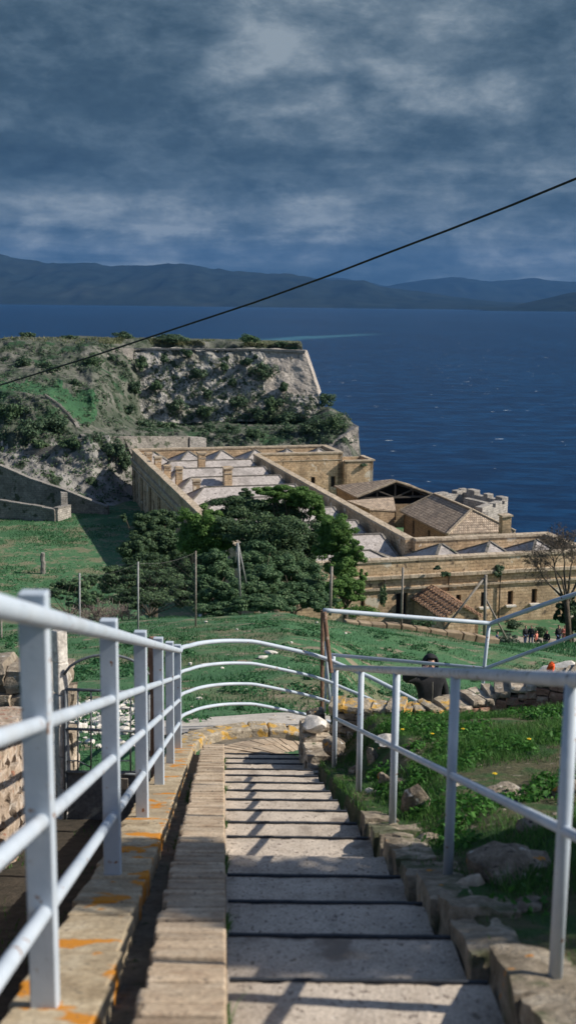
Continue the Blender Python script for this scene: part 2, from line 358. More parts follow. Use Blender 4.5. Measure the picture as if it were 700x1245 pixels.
# ------------------------------------------------------------------ sea material
def sea_material():
    m, t, P = newmat('sea_water')
    geo = t.new('ShaderNodeNewGeometry'); pos = geo.outputs['Position']
    mp = t.new('ShaderNodeMapping'); t.put(mp.inputs[0], pos); mp.inputs['Rotation'].default_value = (0,0,R(20)); mp.inputs['Scale'].default_value = (1,.45,1)
    big = t.noise(mp.outputs[0], .0035, 5, .55)
    col = t.ramp(big, [(.3,(.0012,.0135,.048)),(.7,(.0022,.022,.068))])
    # the pale current line on the water
    sep = t.new('ShaderNodeSeparateXYZ'); t.put(sep.inputs[0], pos)
    a = PZ(318, 414, CAMZ); b = PZ(470, 404, CAMZ)
    dx, dy = b.x-a.x, b.y-a.y; L = math.hypot(dx, dy)
    rx = t.math('SUBTRACT', sep.outputs[0], a.x); ry = t.math('SUBTRACT', sep.outputs[1], a.y)
    along = t.math('ADD', t.math('MULTIPLY', rx, dx/L), t.math('MULTIPLY', ry, dy/L))
    across = t.math('ADD', t.math('MULTIPLY', rx, -dy/L), t.math('MULTIPLY', ry, dx/L))
    across = t.math('ADD', across, t.math('MULTIPLY', t.math('SUBTRACT', t.noise(pos, .004, 3), .5), 90))
    f = t.math('MULTIPLY', t.math('SUBTRACT', 1, t.step(t.math('ABSOLUTE', across), 8, 45)), t.step(along, -900, -200))
    f = t.math('MULTIPLY', f, t.math('SUBTRACT', 1, t.step(along, L*.35, L*1.0)))
    col = t.mix(t.math('MULTIPLY', f, .42), col, C(.05,.16,.21))
    mp2 = t.new('ShaderNodeMapping'); t.put(mp2.inputs[0], pos); mp2.inputs['Rotation'].default_value = (0,0,R(12)); mp2.inputs['Scale'].default_value = (.5,1,1)
    cap = t.math('MULTIPLY', t.step(t.noise(mp2.outputs[0], .22, 4, .6), .675, .71), t.step(t.noise(pos, .02, 2), .46, .58))
    mp3 = t.new('ShaderNodeMapping'); t.put(mp3.inputs[0], pos); mp3.inputs['Rotation'].default_value = (0,0,R(12)); mp3.inputs['Scale'].default_value = (.45,1,1)
    chop = t.math('ADD', t.math('MULTIPLY', t.noise(mp3.outputs[0], .16, 7, .65), .6), t.math('MULTIPLY', t.noise(mp3.outputs[0], .07, 6, .65), .4))
    col = t.mix(t.step(chop, .44, .60), col, t.mix(1.0, col, C(2.3,2.2,1.9), 'MULTIPLY'))
    col = t.mix(cap, col, C(.55,.62,.66))
    t.put(P.inputs['Base Color'], col)
    t.put(P.inputs['Roughness'], t.math('ADD', t.math('MULTIPLY', cap, .5), .32))
    P.inputs['IOR'].default_value = 1.33; P.inputs['Specular IOR Level'].default_value = .13
    bp = t.new('ShaderNodeBump'); bp.inputs['Strength'].default_value = .9; bp.inputs['Distance'].default_value = 1.4
    t.put(bp.inputs['Height'], chop); t.put(P.inputs['Normal'], bp.outputs[0])
    return m
M['sea'] = sea_material()

# ------------------------------------------------------------------ world, sun, render
def make_world():
    w = bpy.data.worlds.new('World'); SC.world = w; w.use_nodes = True
    t = NT(w.node_tree); bg = w.node_tree.nodes['Background']; out = w.node_tree.nodes['World Output']
    sky = t.new('ShaderNodeTexSky', sky_type='NISHITA'); sky.sun_disc = False
    sky.sun_elevation = R(SUN_EL); sky.sun_rotation = R(SUN_AZ); sky.altitude = 50; sky.air_density = 1.0; sky.dust_density = .6; sky.ozone_density = 2
    t.put(bg.inputs[0], sky.outputs[0]); bg.inputs[1].default_value = .088
    tc = t.new('ShaderNodeTexCoord'); d = tc.outputs['Generated']
    sep = t.new('ShaderNodeSeparateXYZ'); t.put(sep.inputs[0], d)
    x, y, z = sep.outputs
    zc = t.math('ADD', t.math('MAXIMUM', z, 0), .055)
    px_ = t.math('DIVIDE', x, zc); py_ = t.math('DIVIDE', y, zc)
    cmb = t.new('ShaderNodeCombineXYZ'); t.put(cmb.inputs[0], px_); t.put(cmb.inputs[1], py_)
    # cloud deck seen in perspective; streaks flatten toward the horizon
    n1 = t.noise(cmb.outputs[0], .42, 10, .58, .5)
    mpz = t.new('ShaderNodeMapping'); t.put(mpz.inputs[0], d); mpz.inputs['Scale'].default_value = (1,1,2.1)
    n2 = t.noise(mpz.outputs[0], 4.2, 10, .66, .3)
    n3 = t.noise(mpz.outputs[0], 13, 9, .66, .25)
    dist = t.noise(mpz.outputs[0], 7, 5, .6)
    az = t.math('DIVIDE', x, t.math('MAXIMUM', y, .05)); el = t.math('DIVIDE', z, t.math('MAXIMUM', y, .05))
    az = t.math('ADD', az, t.math('MULTIPLY', t.math('SUBTRACT', dist, .5), .11))
    el = t.math('ADD', el, t.math('MULTIPLY', t.math('SUBTRACT', n3, .5), .05))
    n5 = t.noise(mpz.outputs[0], 6.5, 7, .52, .15)
    puff = t.math('ADD', t.math('MULTIPLY', t.math('SUBTRACT', t.math('ABSOLUTE', t.math('SUBTRACT', n5, .5)), .075), 2.6), .5)
    base = t.math('ADD', t.math('MULTIPLY', n1, .32), t.math('ADD', t.math('MULTIPLY', n2, .30), t.math('MULTIPLY', n3, .20)))
    n6 = t.noise(mpz.outputs[0], 34, 7, .62, .2)
    base = t.math('ADD', base, t.math('ADD', t.math('MULTIPLY', puff, .18), t.math('MULTIPLY', t.math('SUBTRACT', n6, .5), .16)))
    base = t.math('ADD', t.math('MULTIPLY', t.math('SUBTRACT', base, .5), 2.9), .56)
    blobs = [(90,135,135,55,-.19),(15,60,120,50,-.08),(232,148,22,30,-.06),(430,180,150,28,-.10),(285,105,75,34,.10),(480,90,150,50,.05),(560,40,160,35,-.05),(640,150,80,40,.02),
             (120,275,110,8,.17),(60,250,130,9,.10),(330,222,110,10,.11),(430,268,80,11,.15),(210,232,60,14,.06),(600,205,140,10,.08),(650,300,90,20,.06),(640,255,120,14,.03),
             (120,215,160,12,-.05),(400,305,300,14,-.03)]
    acc = base
    for (bx, by, sx, sy, amp) in blobs:
        r = ray(bx, by); a0, e0 = r.x/r.y, r.z/r.y
        u = t.math('MULTIPLY', t.math('SUBTRACT', az, a0), 1400/sx); v = t.math('MULTIPLY', t.math('SUBTRACT', el, e0), 1400/sy)
        q = t.math('ADD', t.math('MULTIPLY', u, u), t.math('MULTIPLY', v, v))
        g = t.math('EXPONENT', t.math('MULTIPLY', q, -.5))
        acc = t.math('ADD', acc, t.math('MULTIPLY', g, amp))
    col = t.ramp(acc, [(.18,(.026,.050,.076,1)),(.36,(.040,.071,.102,1)),(.52,(.070,.108,.145,1)),(.66,(.115,.157,.195,1)),(.84,(.215,.258,.292,1))])
    bg2 = t.new('ShaderNodeBackground'); t.put(bg2.inputs[0], col); bg2.inputs[1].default_value = 1.0
    # the front bank of cloud; behind and overhead the sky is clearer
    f1 = t.step(y, .05, .45); f2 = t.math('SUBTRACT', 1, t.step(z, .38, .62))
    cover = t.math('MULTIPLY', f1, f2)
    mx = t.new('ShaderNodeMixShader'); t.put(mx.inputs[0], cover); t.put(mx.inputs[1], bg.outputs[0]); t.put(mx.inputs[2], bg2.outputs[0])
    t.put(out.inputs[0], mx.outputs[0])
make_world()
sd = bpy.data.lights.new('sun', 'SUN'); sd.energy = 4.7; sd.angle = R(.53); sd.color = (1, .93, .82)
so = bpy.data.objects.new('sun', sd); COL.objects.link(so)
sdir = Vector((math.sin(R(SUN_AZ))*math.cos(R(SUN_EL)), math.cos(R(SUN_AZ))*math.cos(R(SUN_EL)), math.sin(R(SUN_EL))))
so.rotation_euler = sdir.to_track_quat('Z', 'Y').to_euler(); so.location = (60, -8, 95)
SC.view_settings.view_transform = 'Standard'; SC.view_settings.look = 'None'; SC.view_settings.gamma = 1; SC.view_settings.exposure = 0.46
SC.cycles.max_bounces = 6; SC.cycles.diffuse_bounces = 3; SC.cycles.volume_bounces = 0; SC.cycles.transparent_max_bounces = 8
SC.cycles.use_denoising = True
# ================================================================== TERRAIN
def sst(a, b, x):
    t = np.clip((np.asarray(x, dtype=float)-a)/(b-a), 0, 1); return t*t*(3-2*t)
def wob(X, D, s=1.0):
    return (np.sin(X*1.7*s+D*.9*s+1.3)+np.sin(X*.8*s-D*1.9*s+4.1)*.8+np.sin(X*3.7*s+D*2.9*s)*.4+np.sin(-X*5.1*s+D*4.3*s+2)*.3)/2.5
SL0, SL1 = .85, .3188
def G(X, D):
    """drop of the ground below the camera at (X, D)"""
    X = np.asarray(X, dtype=float); D = np.asarray(D, dtype=float)
    x0 = X+.057*D
    slope = SL0+SL1*D
    base = np.interp(D, [-40,0,10.6,12.5,15,20,30,36,45,60,97,110,160,400], [-11.9,SL0,4.33,4.80,5.45,6.45,8.42,9.85,12.9,18.2,29.2,30,31,31])
    base = base + sst(12,26,D)*(1-sst(45,62,D))*(.14*np.clip(X,0,12)+.055*np.clip(-X,0,12))
    tr = np.interp(D, [10.3,12,14,16.5,18.5,22,26,30], [0,.25,.85,1.08,1.3,1.0,.45,0])
    base = base + tr*sst(.7,2.2,X)
    base = base + .07*wob(X,D,.9)*sst(12,16,D) + .25*wob(X,D,.12)*sst(30,60,D)*(1-sst(100,120,D))
    # strip along the stairs
    near = slope+.42
    near = near + (slope+.36-near)*sst(-.45,-.55,x0)
    bank = np.interp(D, [-40,0,4.15,6,8,9.6,11], [-11.9,SL0-.02,2.17,2.66,3.13,3.58,3.95]) - .085*np.clip(X-.9,0,3.5)
    bank = bank + .035*wob(X,D,1.6)
    kerbl = slope+.035
    right = kerbl + (bank-kerbl)*sst(.95,1.35,x0)
    near = near + (right-near)*sst(.75,.80,x0)
    leftg = slope+.36
    near = np.where(x0 < -1.5, leftg, near)
    m = sst(10.3,10.7,D)
    mr = sst(9.7,10.1,D)
    m = m + (mr-m)*sst(.8,.95,x0)
    g = near*(1-m)+base*m
    # the land falls to the sea on the right and beyond the barracks
    seafall = np.maximum(sst(29,36,X)*sst(108,122,D), sst(181,190,D)*sst(7,13,X))
    seafall = np.maximum(seafall, sst(200,212,D)); seafall = np.maximum(seafall, sst(70,110,X))
    g = g + (54-g)*seafall
    return g
def zG(X, D): return CAMZ-float(G(X, D))

def axis(parts):
    out = []
    for a, b, s in parts: out += list(np.arange(a, b, s))
    return np.array(out)
gx = axis([(-160,-40,5),(-40,-12,1.2),(-12,-2.4,.3),(-2.4,2.4,.07),(2.4,8,.2),(8,20,.5),(20,60,1.5),(60,121,6)])
gy = axis([(-30,0,1.5),(0,2,.25),(2,13,.11),(13,40,.3),(40,120,1.5),(120,216,3)])
XX, YY = np.meshgrid(gx, gy); ZZ = CAMZ-G(XX, YY)
def grid_faces(nx, ny):
    i = np.arange((ny-1)*(nx-1)); r = i//(nx-1); c = i % (nx-1); a = r*nx+c
    return np.stack([a, a+1, a+nx+1, a+nx], 1)
gv = np.stack([XX, YY, ZZ], -1).reshape(-1, 3); gf = grid_faces(len(gx), len(gy))
ground = link_mesh('ground', gv, gf, M['ground'], smooth=True); tag(ground, kind='structure')
GB = BVHTree.FromPolygons([tuple(p) for p in gv], [tuple(int(q) for q in f) for f in gf])

# sea
S = 60000
seav = [(-S,-8000,0),(S,-8000,0),(S,S,0),(-S,S,0)]
tag(link_mesh('sea', seav, [(0,1,2,3)], M['sea']), kind='structure')

# far mountains across the strait
def mountains(ctrl, D0, D1, seed, xr, rough):
    xs = np.linspace(xr[0], xr[1], 260); rows = 26
    px = [c[0] for c in ctrl]; V = []
    for j in range(rows):
        v = j/(rows-1)
        for x in xs:
            # ridge height from the control points, as a real elevation at distance D1
            s = x; D = D0+(D1-D0)*v
            hy = np.interp(s, px, [c[1] for c in ctrl])
            top = PD(350, 622.5, D1); rr = ray(s, hy); H = CAMZ+rr.z/rr.y*D1
            X = ray(s, 368).x/ray(s, 368).y*D1
            n = noise.fractal(Vector((x*.012+seed, v*2.2, seed)), 1.0, 2.0, 6)+.32*noise.fractal(Vector((x*.05+seed, v*3, seed+4)), .9, 2.1, 6)
            rid = abs(noise.fractal(Vector((x*.02+seed*2, v*1.6, 3.1)), .9, 2.1, 5))
            prof = (v**.8)*(1-.30*rid*(1-v)*2)
            z = H*prof + n*rough*(H*.22)*min(1, v*2)
            V.append((X, D+n*350*(v*(1-v))*2, z if j else -5))
    return V, grid_faces(260, rows)
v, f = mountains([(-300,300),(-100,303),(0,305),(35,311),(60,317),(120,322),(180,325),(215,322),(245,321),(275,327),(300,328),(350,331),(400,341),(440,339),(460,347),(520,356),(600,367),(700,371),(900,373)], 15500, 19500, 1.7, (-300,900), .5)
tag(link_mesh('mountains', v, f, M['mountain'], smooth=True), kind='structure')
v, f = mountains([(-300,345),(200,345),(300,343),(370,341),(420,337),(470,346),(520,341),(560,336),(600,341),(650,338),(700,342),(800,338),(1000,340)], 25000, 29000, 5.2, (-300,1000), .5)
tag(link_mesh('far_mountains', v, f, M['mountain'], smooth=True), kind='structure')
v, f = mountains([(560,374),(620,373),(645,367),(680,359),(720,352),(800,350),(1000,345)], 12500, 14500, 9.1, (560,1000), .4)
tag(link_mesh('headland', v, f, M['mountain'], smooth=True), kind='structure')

# ------------------------------------------------------------------ the fortress hill, lofted in real distances
cols = [-300, 0, 30, 60, 95, 112, 135, 165, 188, 235, 300, 366, 384, 400, 420, 434, 450]
prof = {
 -300: [(622,168),(565,176),(545,182),(520,190),(478,196),(462,212),(440,224),(418,238),(417,300),(430,420)],
 0:    [(618,171),(590,176),(567,180),(550,184),(500,190),(475,194),(462,209),(438,222),(413,236),(412,330)],
 30:   [(618,171),(590,176),(570,180),(548,184),(505,190),(478,194),(463,209),(438,222),(412,236),(411,330)],
 60:   [(618,171),(592,177),(568,181),(543,184),(510,189),(487,193),(465,208),(440,222),(411,236),(411,330)],
 95:   [(620,171),(598,178),(568,182),(533,185),(521,190),(514,195),(470,209),(440,223),(410,236),(410,330)],
 112:  [(622,171),(600,178),(570,182),(531,185),(524,192),(516,197),(475,207),(440,222),(410,236),(410,330)],
 135:  [(625,172),(602,180),(570,184),(531,187),(526,196),(520,202),(494,210),(452,224),(411,238),(411,330)],
 165:  [(625,174),(600,184),(570,188),(535,190),(529,202),(522,208),(507,222),(443,231.5),(412,240),(411,330)],
 188:  [(622,176),(592,190),(565,195),(542,197),(529,205),(521,212),(510,230),(470,239),(413,243),(411,330)],
 235:  [(620,178),(585,197),(562,200),(548,203),(530,208),(520,216),(512,231),(475,241),(414,244),(412,330)],
 300:  [(620,178),(585,197),(562,200),(548,203),(530,208),(520,216),(512,231),(475,241),(415,244),(413,330)],
 366:  [(620,178),(585,197),(560,200),(548,203),(530,208),(518,216),(512,231),(478,240),(418,243.5),(416,300)],
 384:  [(620,178),(585,197),(560,200),(548,203),(526,208),(512,216),(500,226),(494,232),(490,238),(525,270)],
 400:  [(620,180),(585,199),(560,202),(540,204),(520,208),(506,214),(497,222),(494,228),(500,236),(560,262)],
 420:  [(620,182),(590,200),(575,202),(540,204),(520,208),(508,214),(503,220),(504,226),(512,232),(570,250)],
 434:  [(620,184),(600,200),(580,202),(566,203),(540,206),(524,211),(518,216),(520,222),(540,228),(600,240)],
 450:  [(640,186),(640,200),(640,202),(640,204),(640,207),(640,211),(640,216),(640,222),(640,228),(640,240)],
}
def hill_mesh():
    P = np.zeros((len(cols), 10, 3))
    for i, c in enumerate(cols):
        for j, (y, D) in enumerate(prof[c]):
            p = PD(c, y, D)
            P[i, j] = p
    nu, nv = 260, 190
    # resample columns by pixel, rows by parameter
    us = np.linspace(cols[0], cols[-1], nu); us = np.concatenate([np.linspace(-300,-10,40), np.linspace(-8,450,320)])
    vs = np.linspace(0, 9, nv)
    rows = np.zeros((len(cols), nv, 3))
    for i in range(len(cols)):
        for k in range(3): rows[i, :, k] = np.interp(vs, range(10), P[i, :, k])
    V = np.zeros((len(us), nv, 3))
    for k in range(3):
        for j in range(nv): V[:, j, k] = np.interp(us, cols, rows[:, j, k])
    for i in range(len(us)):
        for j in range(nv):
            p = Vector(V[i, j]); vv = vs[j]
            n = noise.fractal(p*.11, .8, 2.1, 7); n2 = noise.noise(p*.05+Vector((9,2,1)))
            edge = min(1, vv*1.2)
            amp = 1.25 if vv < 8.2 else .5
            V[i, j, 1] += -(n*amp*1.5)*edge; V[i, j, 2] += (n*amp*.55+n2*.25)*edge
    V = V.transpose(1, 0, 2).reshape(-1, 3)
    return V, grid_faces(len(us), nv), len(us), nv, us, vs
hv, hf, hnu, hnv, hus, hvs = hill_mesh()
# material bands: pale cliff below, green shelf, scrubby rock above
fmi = np.zeros(len(hf), dtype=int)
r_ = np.arange(len(hf))//(hnu-1); c_ = np.arange(len(hf)) % (hnu-1)
vv_ = hvs[r_]; uu_ = hus[c_]
jit = np.array([noise.noise(Vector((u*.05, v*1.3, 0)))*.5+noise.noise(Vector((u*.2, v*4, 3)))*.25 for u, v in zip(uu_, vv_)])
fmi[(vv_+jit < 3.05)] = 1
sh = (vv_+jit*.6 > 5.05) & (vv_+jit*.6 < 5.95) & (uu_+jit*30 < 112) & (uu_+jit*30 > -60); fmi[sh] = 2
sh2 = (vv_+jit > 2.9) & (vv_+jit < 4.4) & (uu_ > 108) & (uu_ < 400); fmi[sh2] = 0
hill = link_mesh('hill', hv, hf, [M['hill'], M['cliff'], M['greenshelf']], smooth=True, fm=fmi); tag(hill, kind='structure')
HB = BVHTree.FromPolygons([tuple(p) for p in hv], [tuple(int(q) for q in f) for f in hf])
def hit(px, py, trees=None):
    r = ray(px, py); best = None
    for T in (trees or (GB, HB)):
        h = T.ray_cast(Vector((0,0,CAMZ)), r, 1000)
        if h[0] is not None and (best is None or h[3] < best[1]): best = (h[0], h[3], h[1])
    return best[0] if best else None

# ------------------------------------------------------------------ fortress walls on the hill
def wall_sheet(name, tl, tr, br, bl, mat, label, cat='wall', group=None, nu=60, nv=24, amp=.35, depth=6, parent=None, top_jit=.15):
    """a battered masonry face with a rough surface, closed at the top, ends and back"""
    tl, tr, br, bl = map(Vector, (tl, tr, br, bl)); n = (tr-tl).cross(bl-tl).normalized()
    if n.y > 0: n = -n
    back = -Vector((n.x, n.y, 0)).normalized()*depth
    V = []; 
    for j in range(nv+1):
        for i in range(nu+1):
            u, v = i/nu, j/nv
            p = (tl*(1-u)+tr*u)*(1-v)+(bl*(1-u)+br*u)*v
            k = noise.fractal(p*.5, .9, 2, 5)
            e = 1 if 0 < i < nu else .3
            p = p + n*k*amp*e
            if j == 0: p.z += noise.noise(p*.6)*top_jit
            V.append(p)
    F = [(j*(nu+1)+i, (j+1)*(nu+1)+i, (j+1)*(nu+1)+i+1, j*(nu+1)+i+1) for j in range(nv) for i in range(nu)]
    b = len(V)
    tb = [V[i]+back for i in range(nu+1)]; V += tb
    F += [(i, i+1, b+i+1, b+i) for i in range(nu)]
    bb = len(V); V += [bl+back, br+back]
    F += [tuple([j*(nu+1) for j in range(nv+1)][::-1]+[b, bb][:0]+[]) ] if False else []
    for side, (i, bi, bbi) in enumerate(((0, b, bb), (nu, b+nu, bb+1))):
        ring = [j*(nu+1)+i for j in range(nv+1)]+[bbi, bi]
        F.append(tuple(ring) if side == 1 else tuple(reversed(ring)))
    F.append((b, b+nu, bb+1, bb))
    o = link_mesh(name, [tuple(p) for p in V], F, mat, parent, uv=True)
    if label: tag(o, label, cat, group)
    return o
w = thing('bastion_wall', PD(270, 508, 229), 'tall pale battered bastion wall overgrown with scrub, above the sea', 'fortress wall')
wall_sheet('masonry', PD(163,424.5,234.5), PD(322,425.5,233.2), PD(322,512,226), PD(158,516,224), M['scarp'], None, nu=110, nv=50, amp=.55, depth=9, parent=w)
wall_sheet('masonry', PD(322,425.5,233.2), PD(370.5,427.5,232.5), PD(388,480,228.5), PD(322,480,228.6), M['scarpclean'], None, nu=50, nv=30, amp=.25, depth=8, parent=w)
wall_sheet('masonry', PD(322,479,228.7), PD(388,479,228.6), PD(390,512,226), PD(322,512,226), M['scarp'], None, nu=40, nv=20, amp=.6, depth=4, parent=w)
for c, lab in zip(children(w), ('scrub-covered rough masonry of the bastion', 'clean pale masonry at the top right corner of the bastion', 'overgrown foot of the bastion masonry')): tag(c, lab)
mb = MB(); mb.bar(PD(322,425.5,233.0), PD(371,427.5,232.3), .7, .5); mb.bar(PD(163,424,234.3), PD(322,425.2,233), .6, .35)
mb.build('cordon', M['scarpclean'], w)
wall_sheet('flank_wall', PD(127,423,231), PD(164,423.5,234), PD(160,450,230), PD(130,446,227), M['oldwall'], 'short grey stone flank wall left of the tall bastion face', nu=30, nv=16, amp=.25, depth=5)
wall_sheet('terrace_wall', PD(150,530.5,188.3), PD(231,531.5,200.5), PD(231,552,200), PD(160,552,188), M['oldwall'], 'low grey terrace wall behind the barracks roof, under the scrub', nu=40, nv=8, amp=.2, depth=1)
wall_sheet('stone_pier', PD(231,532,200), PD(251,533,201.5), PD(251,556,201), PD(231,556,199.5), M['greystone'], 'short pale stone pier at the end of the terrace wall', nu=10, nv=8, amp=.1, depth=2)
wall_sheet('sea_wall', PD(386,549,203), PD(435.5,518,206), PD(437,566,204.5), PD(386,566,202), M['scarpclean'], 'pale stepped sea wall at the point of the fort over the water', nu=36, nv=20, amp=.2, depth=4)
# ramp wall, platform and low ruins around the left meadow
def low_wall(name, pts, h, th, mat, label, cat='wall', group=None, jit=.08, cope=None, zbase=None):
    """a low masonry wall along ground points (top follows ground + h)"""
    V = []; F = []
    P = [Vector(p) for p in pts]; fine = []
    for a, b in zip(P, P[1:]):
        n = max(1, int((b-a).length/1.2)); fine += [a.lerp(b, i/n) for i in range(n)]
    fine.append(P[-1])
    for i, p in enumerate(fine):
        d = (fine[min(i+1,len(fine)-1)]-fine[max(i-1,0)]); d.z = 0; d.normalize(); n = Vector((-d.y, d.x, 0))
        hh = h+random.uniform(-jit, jit)
        b0 = p.z-1.5
        V += [Vector((p.x,p.y,b0))-n*th/2, Vector((p.x,p.y,p.z+hh))-n*th/2, Vector((p.x,p.y,p.z+hh))+n*th/2, Vector((p.x,p.y,b0))+n*th/2]
    for i in range(len(fine)-1):
        a = i*4; b = a+4
        F += [(a,b,b+1,a+1),(a+1,b+1,b+2,a+2),(a+2,b+2,b+3,a+3)]
    F += [(0,1,2,3), tuple(len(V)-4+k for k in (3,2,1,0))]
    o = link_mesh(name, [tuple(p) for p in V], F, mat, uv=True)
    return tag(o, label, cat, group)
def wall_px(name, pts, mat, th, base_drop, label, cat='wall', cope=None, group=None):
    """wall whose top edge runs through (px, py, D); its foot at base_drop"""
    w = thing(name, PD(*pts[0]) * 1.0, label, cat, group)
    tops = [PD(*p) for p in pts]; V = []; F = []
    for i, p in enumerate(tops):
        d = tops[min(i+1,len(tops)-1)]-tops[max(i-1,0)]; d.z = 0; d.normalize(); n = Vector((-d.y, d.x, 0))*th/2
        b0 = CAMZ-base_drop
        V += [Vector((p.x,p.y,b0))-n, p-n, p+n, Vector((p.x,p.y,b0))+n]
    for i in range(len(tops)-1):
        a = i*4; b = a+4; F += [(a,b,b+1,a+1),(a+1,b+1,b+2,a+2),(a+2,b+2,b+3,a+3)]
    F += [(0,1,2,3), tuple(len(V)-4+k for k in (3,2,1,0))]
    link_mesh('masonry', [tuple(p) for p in V], F, mat, w, uv=True)
    if cope:
        mb = MB()
        for a, b in zip(tops, tops[1:]):
            n = max(1, int((b-a).length/1.6))
            for i in range(n):
                p, q = a.lerp(b, i/n), a.lerp(b, (i+.96)/n); dz = random.uniform(-.04,.04)
                mb.bar(p+Vector((0,0,.08+dz)), q+Vector((0,0,.08+dz)), th+.16, .22)
        mb.build('coping', M[cope], w)
    return w
wall_px('ramp_wall', [(-60,548,171.5),(0,566,171),(40,583,170),(82,597,169.2),(118,612,168.4),(132,617,168)], M['oldwall'], .8, 31.5, 'grey stone wall of the ramp, its pale top running down to the meadow', cope='greystone')
wall_px('platform_wall', [(-40,604,164),(0,609,163.5),(40,615,162.6),(68,620,161.8)], M['oldwall'], .7, 31.5, 'low grey platform wall along the far side of the meadow', cope='greystone')
wall_px('platform_end_wall', [(68,619,161.8),(84,614.5,165)], M['greystone'], .7, 31.5, 'short pale wall stub closing the platform beside the meadow', cope='greystone')
wall_px('ruined_pier', [(74,598,166),(82,599,166.3)], M['greystone'], .8, 31.5, 'ruined pale stone pier at the foot of the ramp')
wall_px('hairpin_wall', [(55,480,192),(70,490,192.3),(82,502,192.6),(92,514,192.8),(99,528,190),(102,531,186)], M['oldwall'], .45, 23.5, 'curved retaining wall with a pale top edge below the green shelf', cope='greystone')
wall_px('ledge_wall', [(30,549,183.6),(62,543,183.8),(98,533,184.4),(118,530.5,185.2),(150,530.5,187.5)], M['oldwall'], .4, 24.5, 'thin pale parapet along the top of the cliff')
wall_px('meadow_wall', [(-60,700,128),(0,694,129.5),(20,699,127.2),(38,702,126)], M['greystone'], .6, 31.8, 'broken low pale wall crossing the near side of the meadow')
wall_px('meadow_wall', [(-20,711,123),(14,701,126)], M['greystone'], .5, 31.8, 'short pale wall footing by the meadow, left of the broken wall')
mb = MB(); p = PZ(53, 703, 30.9); q = [p+Vector((0,0,-.8))]+[p+Vector((.05*math.sin(i*2), .04*math.cos(i*3), i*.42)) for i in range(8)]
mb.tube(q, [.30,.31,.29,.30,.27,.28,.26,.27,.22], 9); tag(mb.build('ruined_pillar', M['greystone']), 'single weathered stone pillar standing in the left meadow', 'pillar')
# ================================================================== BARRACKS (U-shaped, hipped roofs behind parapets)
BO = Vector((12.6, 114.0)); BA = R(15)
cu = Vector((math.cos(BA), math.sin(BA))); av = Vector((-math.sin(BA), math.cos(BA)))
def B2(u, v): p = BO+cu*u+av*v; return (p.x, p.y)
def B3(u, v, z): p = BO+cu*u+av*v; return Vector((p.x, p.y, z))
ROTB = Matrix.Rotation(BA, 3, 'Z')
ZT = CAMZ-23.35; ZB = CAMZ-33.0
def facade(mb, p0, p1, z0, z1, th, holes=()):
    p0 = Vector((*p0, 0)); p1 = Vector((*p1, 0)); L = (p1-p0).length; d = (p1-p0)/L; n = Vector((-d.y, d.x, 0))
    ss = sorted({0, L, *[h[0] for h in holes], *[h[1] for h in holes]}); zs = sorted({z0, z1, *[h[2] for h in holes], *[h[3] for h in holes]})
    P = lambda s, z, k=0: Vector((p0.x+d.x*s+n.x*k, p0.y+d.y*s+n.y*k, z))
    inh = lambda s, z: any(h[0] < s < h[1] and h[2] < z < h[3] for h in holes)
    for i in range(len(ss)-1):
        for j in range(len(zs)-1):
            a, b, c, e = ss[i], ss[i+1], zs[j], zs[j+1]
            if inh((a+b)/2, (c+e)/2): continue
            mb.add([P(a,c),P(b,c),P(b,e),P(a,e)], [(0,1,2,3)])
            mb.add([P(a,c,th),P(b,c,th),P(b,e,th),P(a,e,th)], [(3,2,1,0)])
    for (a, b, c, e) in holes:
        mb.add([P(a,c),P(b,c),P(b,c,th),P(a,c,th)], [(3,2,1,0)]); mb.add([P(a,e),P(b,e),P(b,e,th),P(a,e,th)], [(0,1,2,3)])
        mb.add([P(a,c),P(a,e),P(a,e,th),P(a,c,th)], [(3,2,1,0)]); mb.add([P(b,c),P(b,e),P(b,e,th),P(b,c,th)], [(0,1,2,3)])
    mb.add([P(0,z1),P(L,z1),P(L,z1,th),P(0,z1,th)], [(0,1,2,3)])
    mb.add([P(0,z0),P(0,z1),P(0,z1,th),P(0,z0,th)], [(3,2,1,0)]); mb.add([P(L,z0),P(L,z1),P(L,z1,th),P(L,z0,th)], [(0,1,2,3)])
    return P
def on_facade(px, py, p0, p1):          # (s, z) where the line of sight meets a facade plane
    p0 = Vector(p0); p1 = Vector(p1); d = (p1-p0).normalized(); n = Vector((-d.y, d.x)); r = ray(px, py)
    t = n.dot(p0)/(n.x*r.x+n.y*r.y); q = Vector((r.x*t, r.y*t))
    return (q-p0).dot(d), CAMZ+r.z*t
def holes_px(lst, p0, p1):
    out = []
    for (x0, x1, y0, y1) in lst:
        xm, ym = (x0+x1)/2, (y0+y1)/2
        s0 = on_facade(x0, ym, p0, p1)[0]; s1 = on_facade(x1, ym, p0, p1)[0]
        za = on_facade(xm, y1, p0, p1)[1]; zb = on_facade(xm, y0, p0, p1)[1]
        out.append((min(s0,s1), max(s0,s1), za, zb))
    return out
bar = thing('barracks', (*B2(-2, 30), CAMZ-31), 'long roofless-looking ochre stone barracks with rows of hipped grey roofs behind parapets', 'building')
bar['label'] = 'large ochre stone barracks with rows of hipped grey roofs behind its parapets'
WT = .75
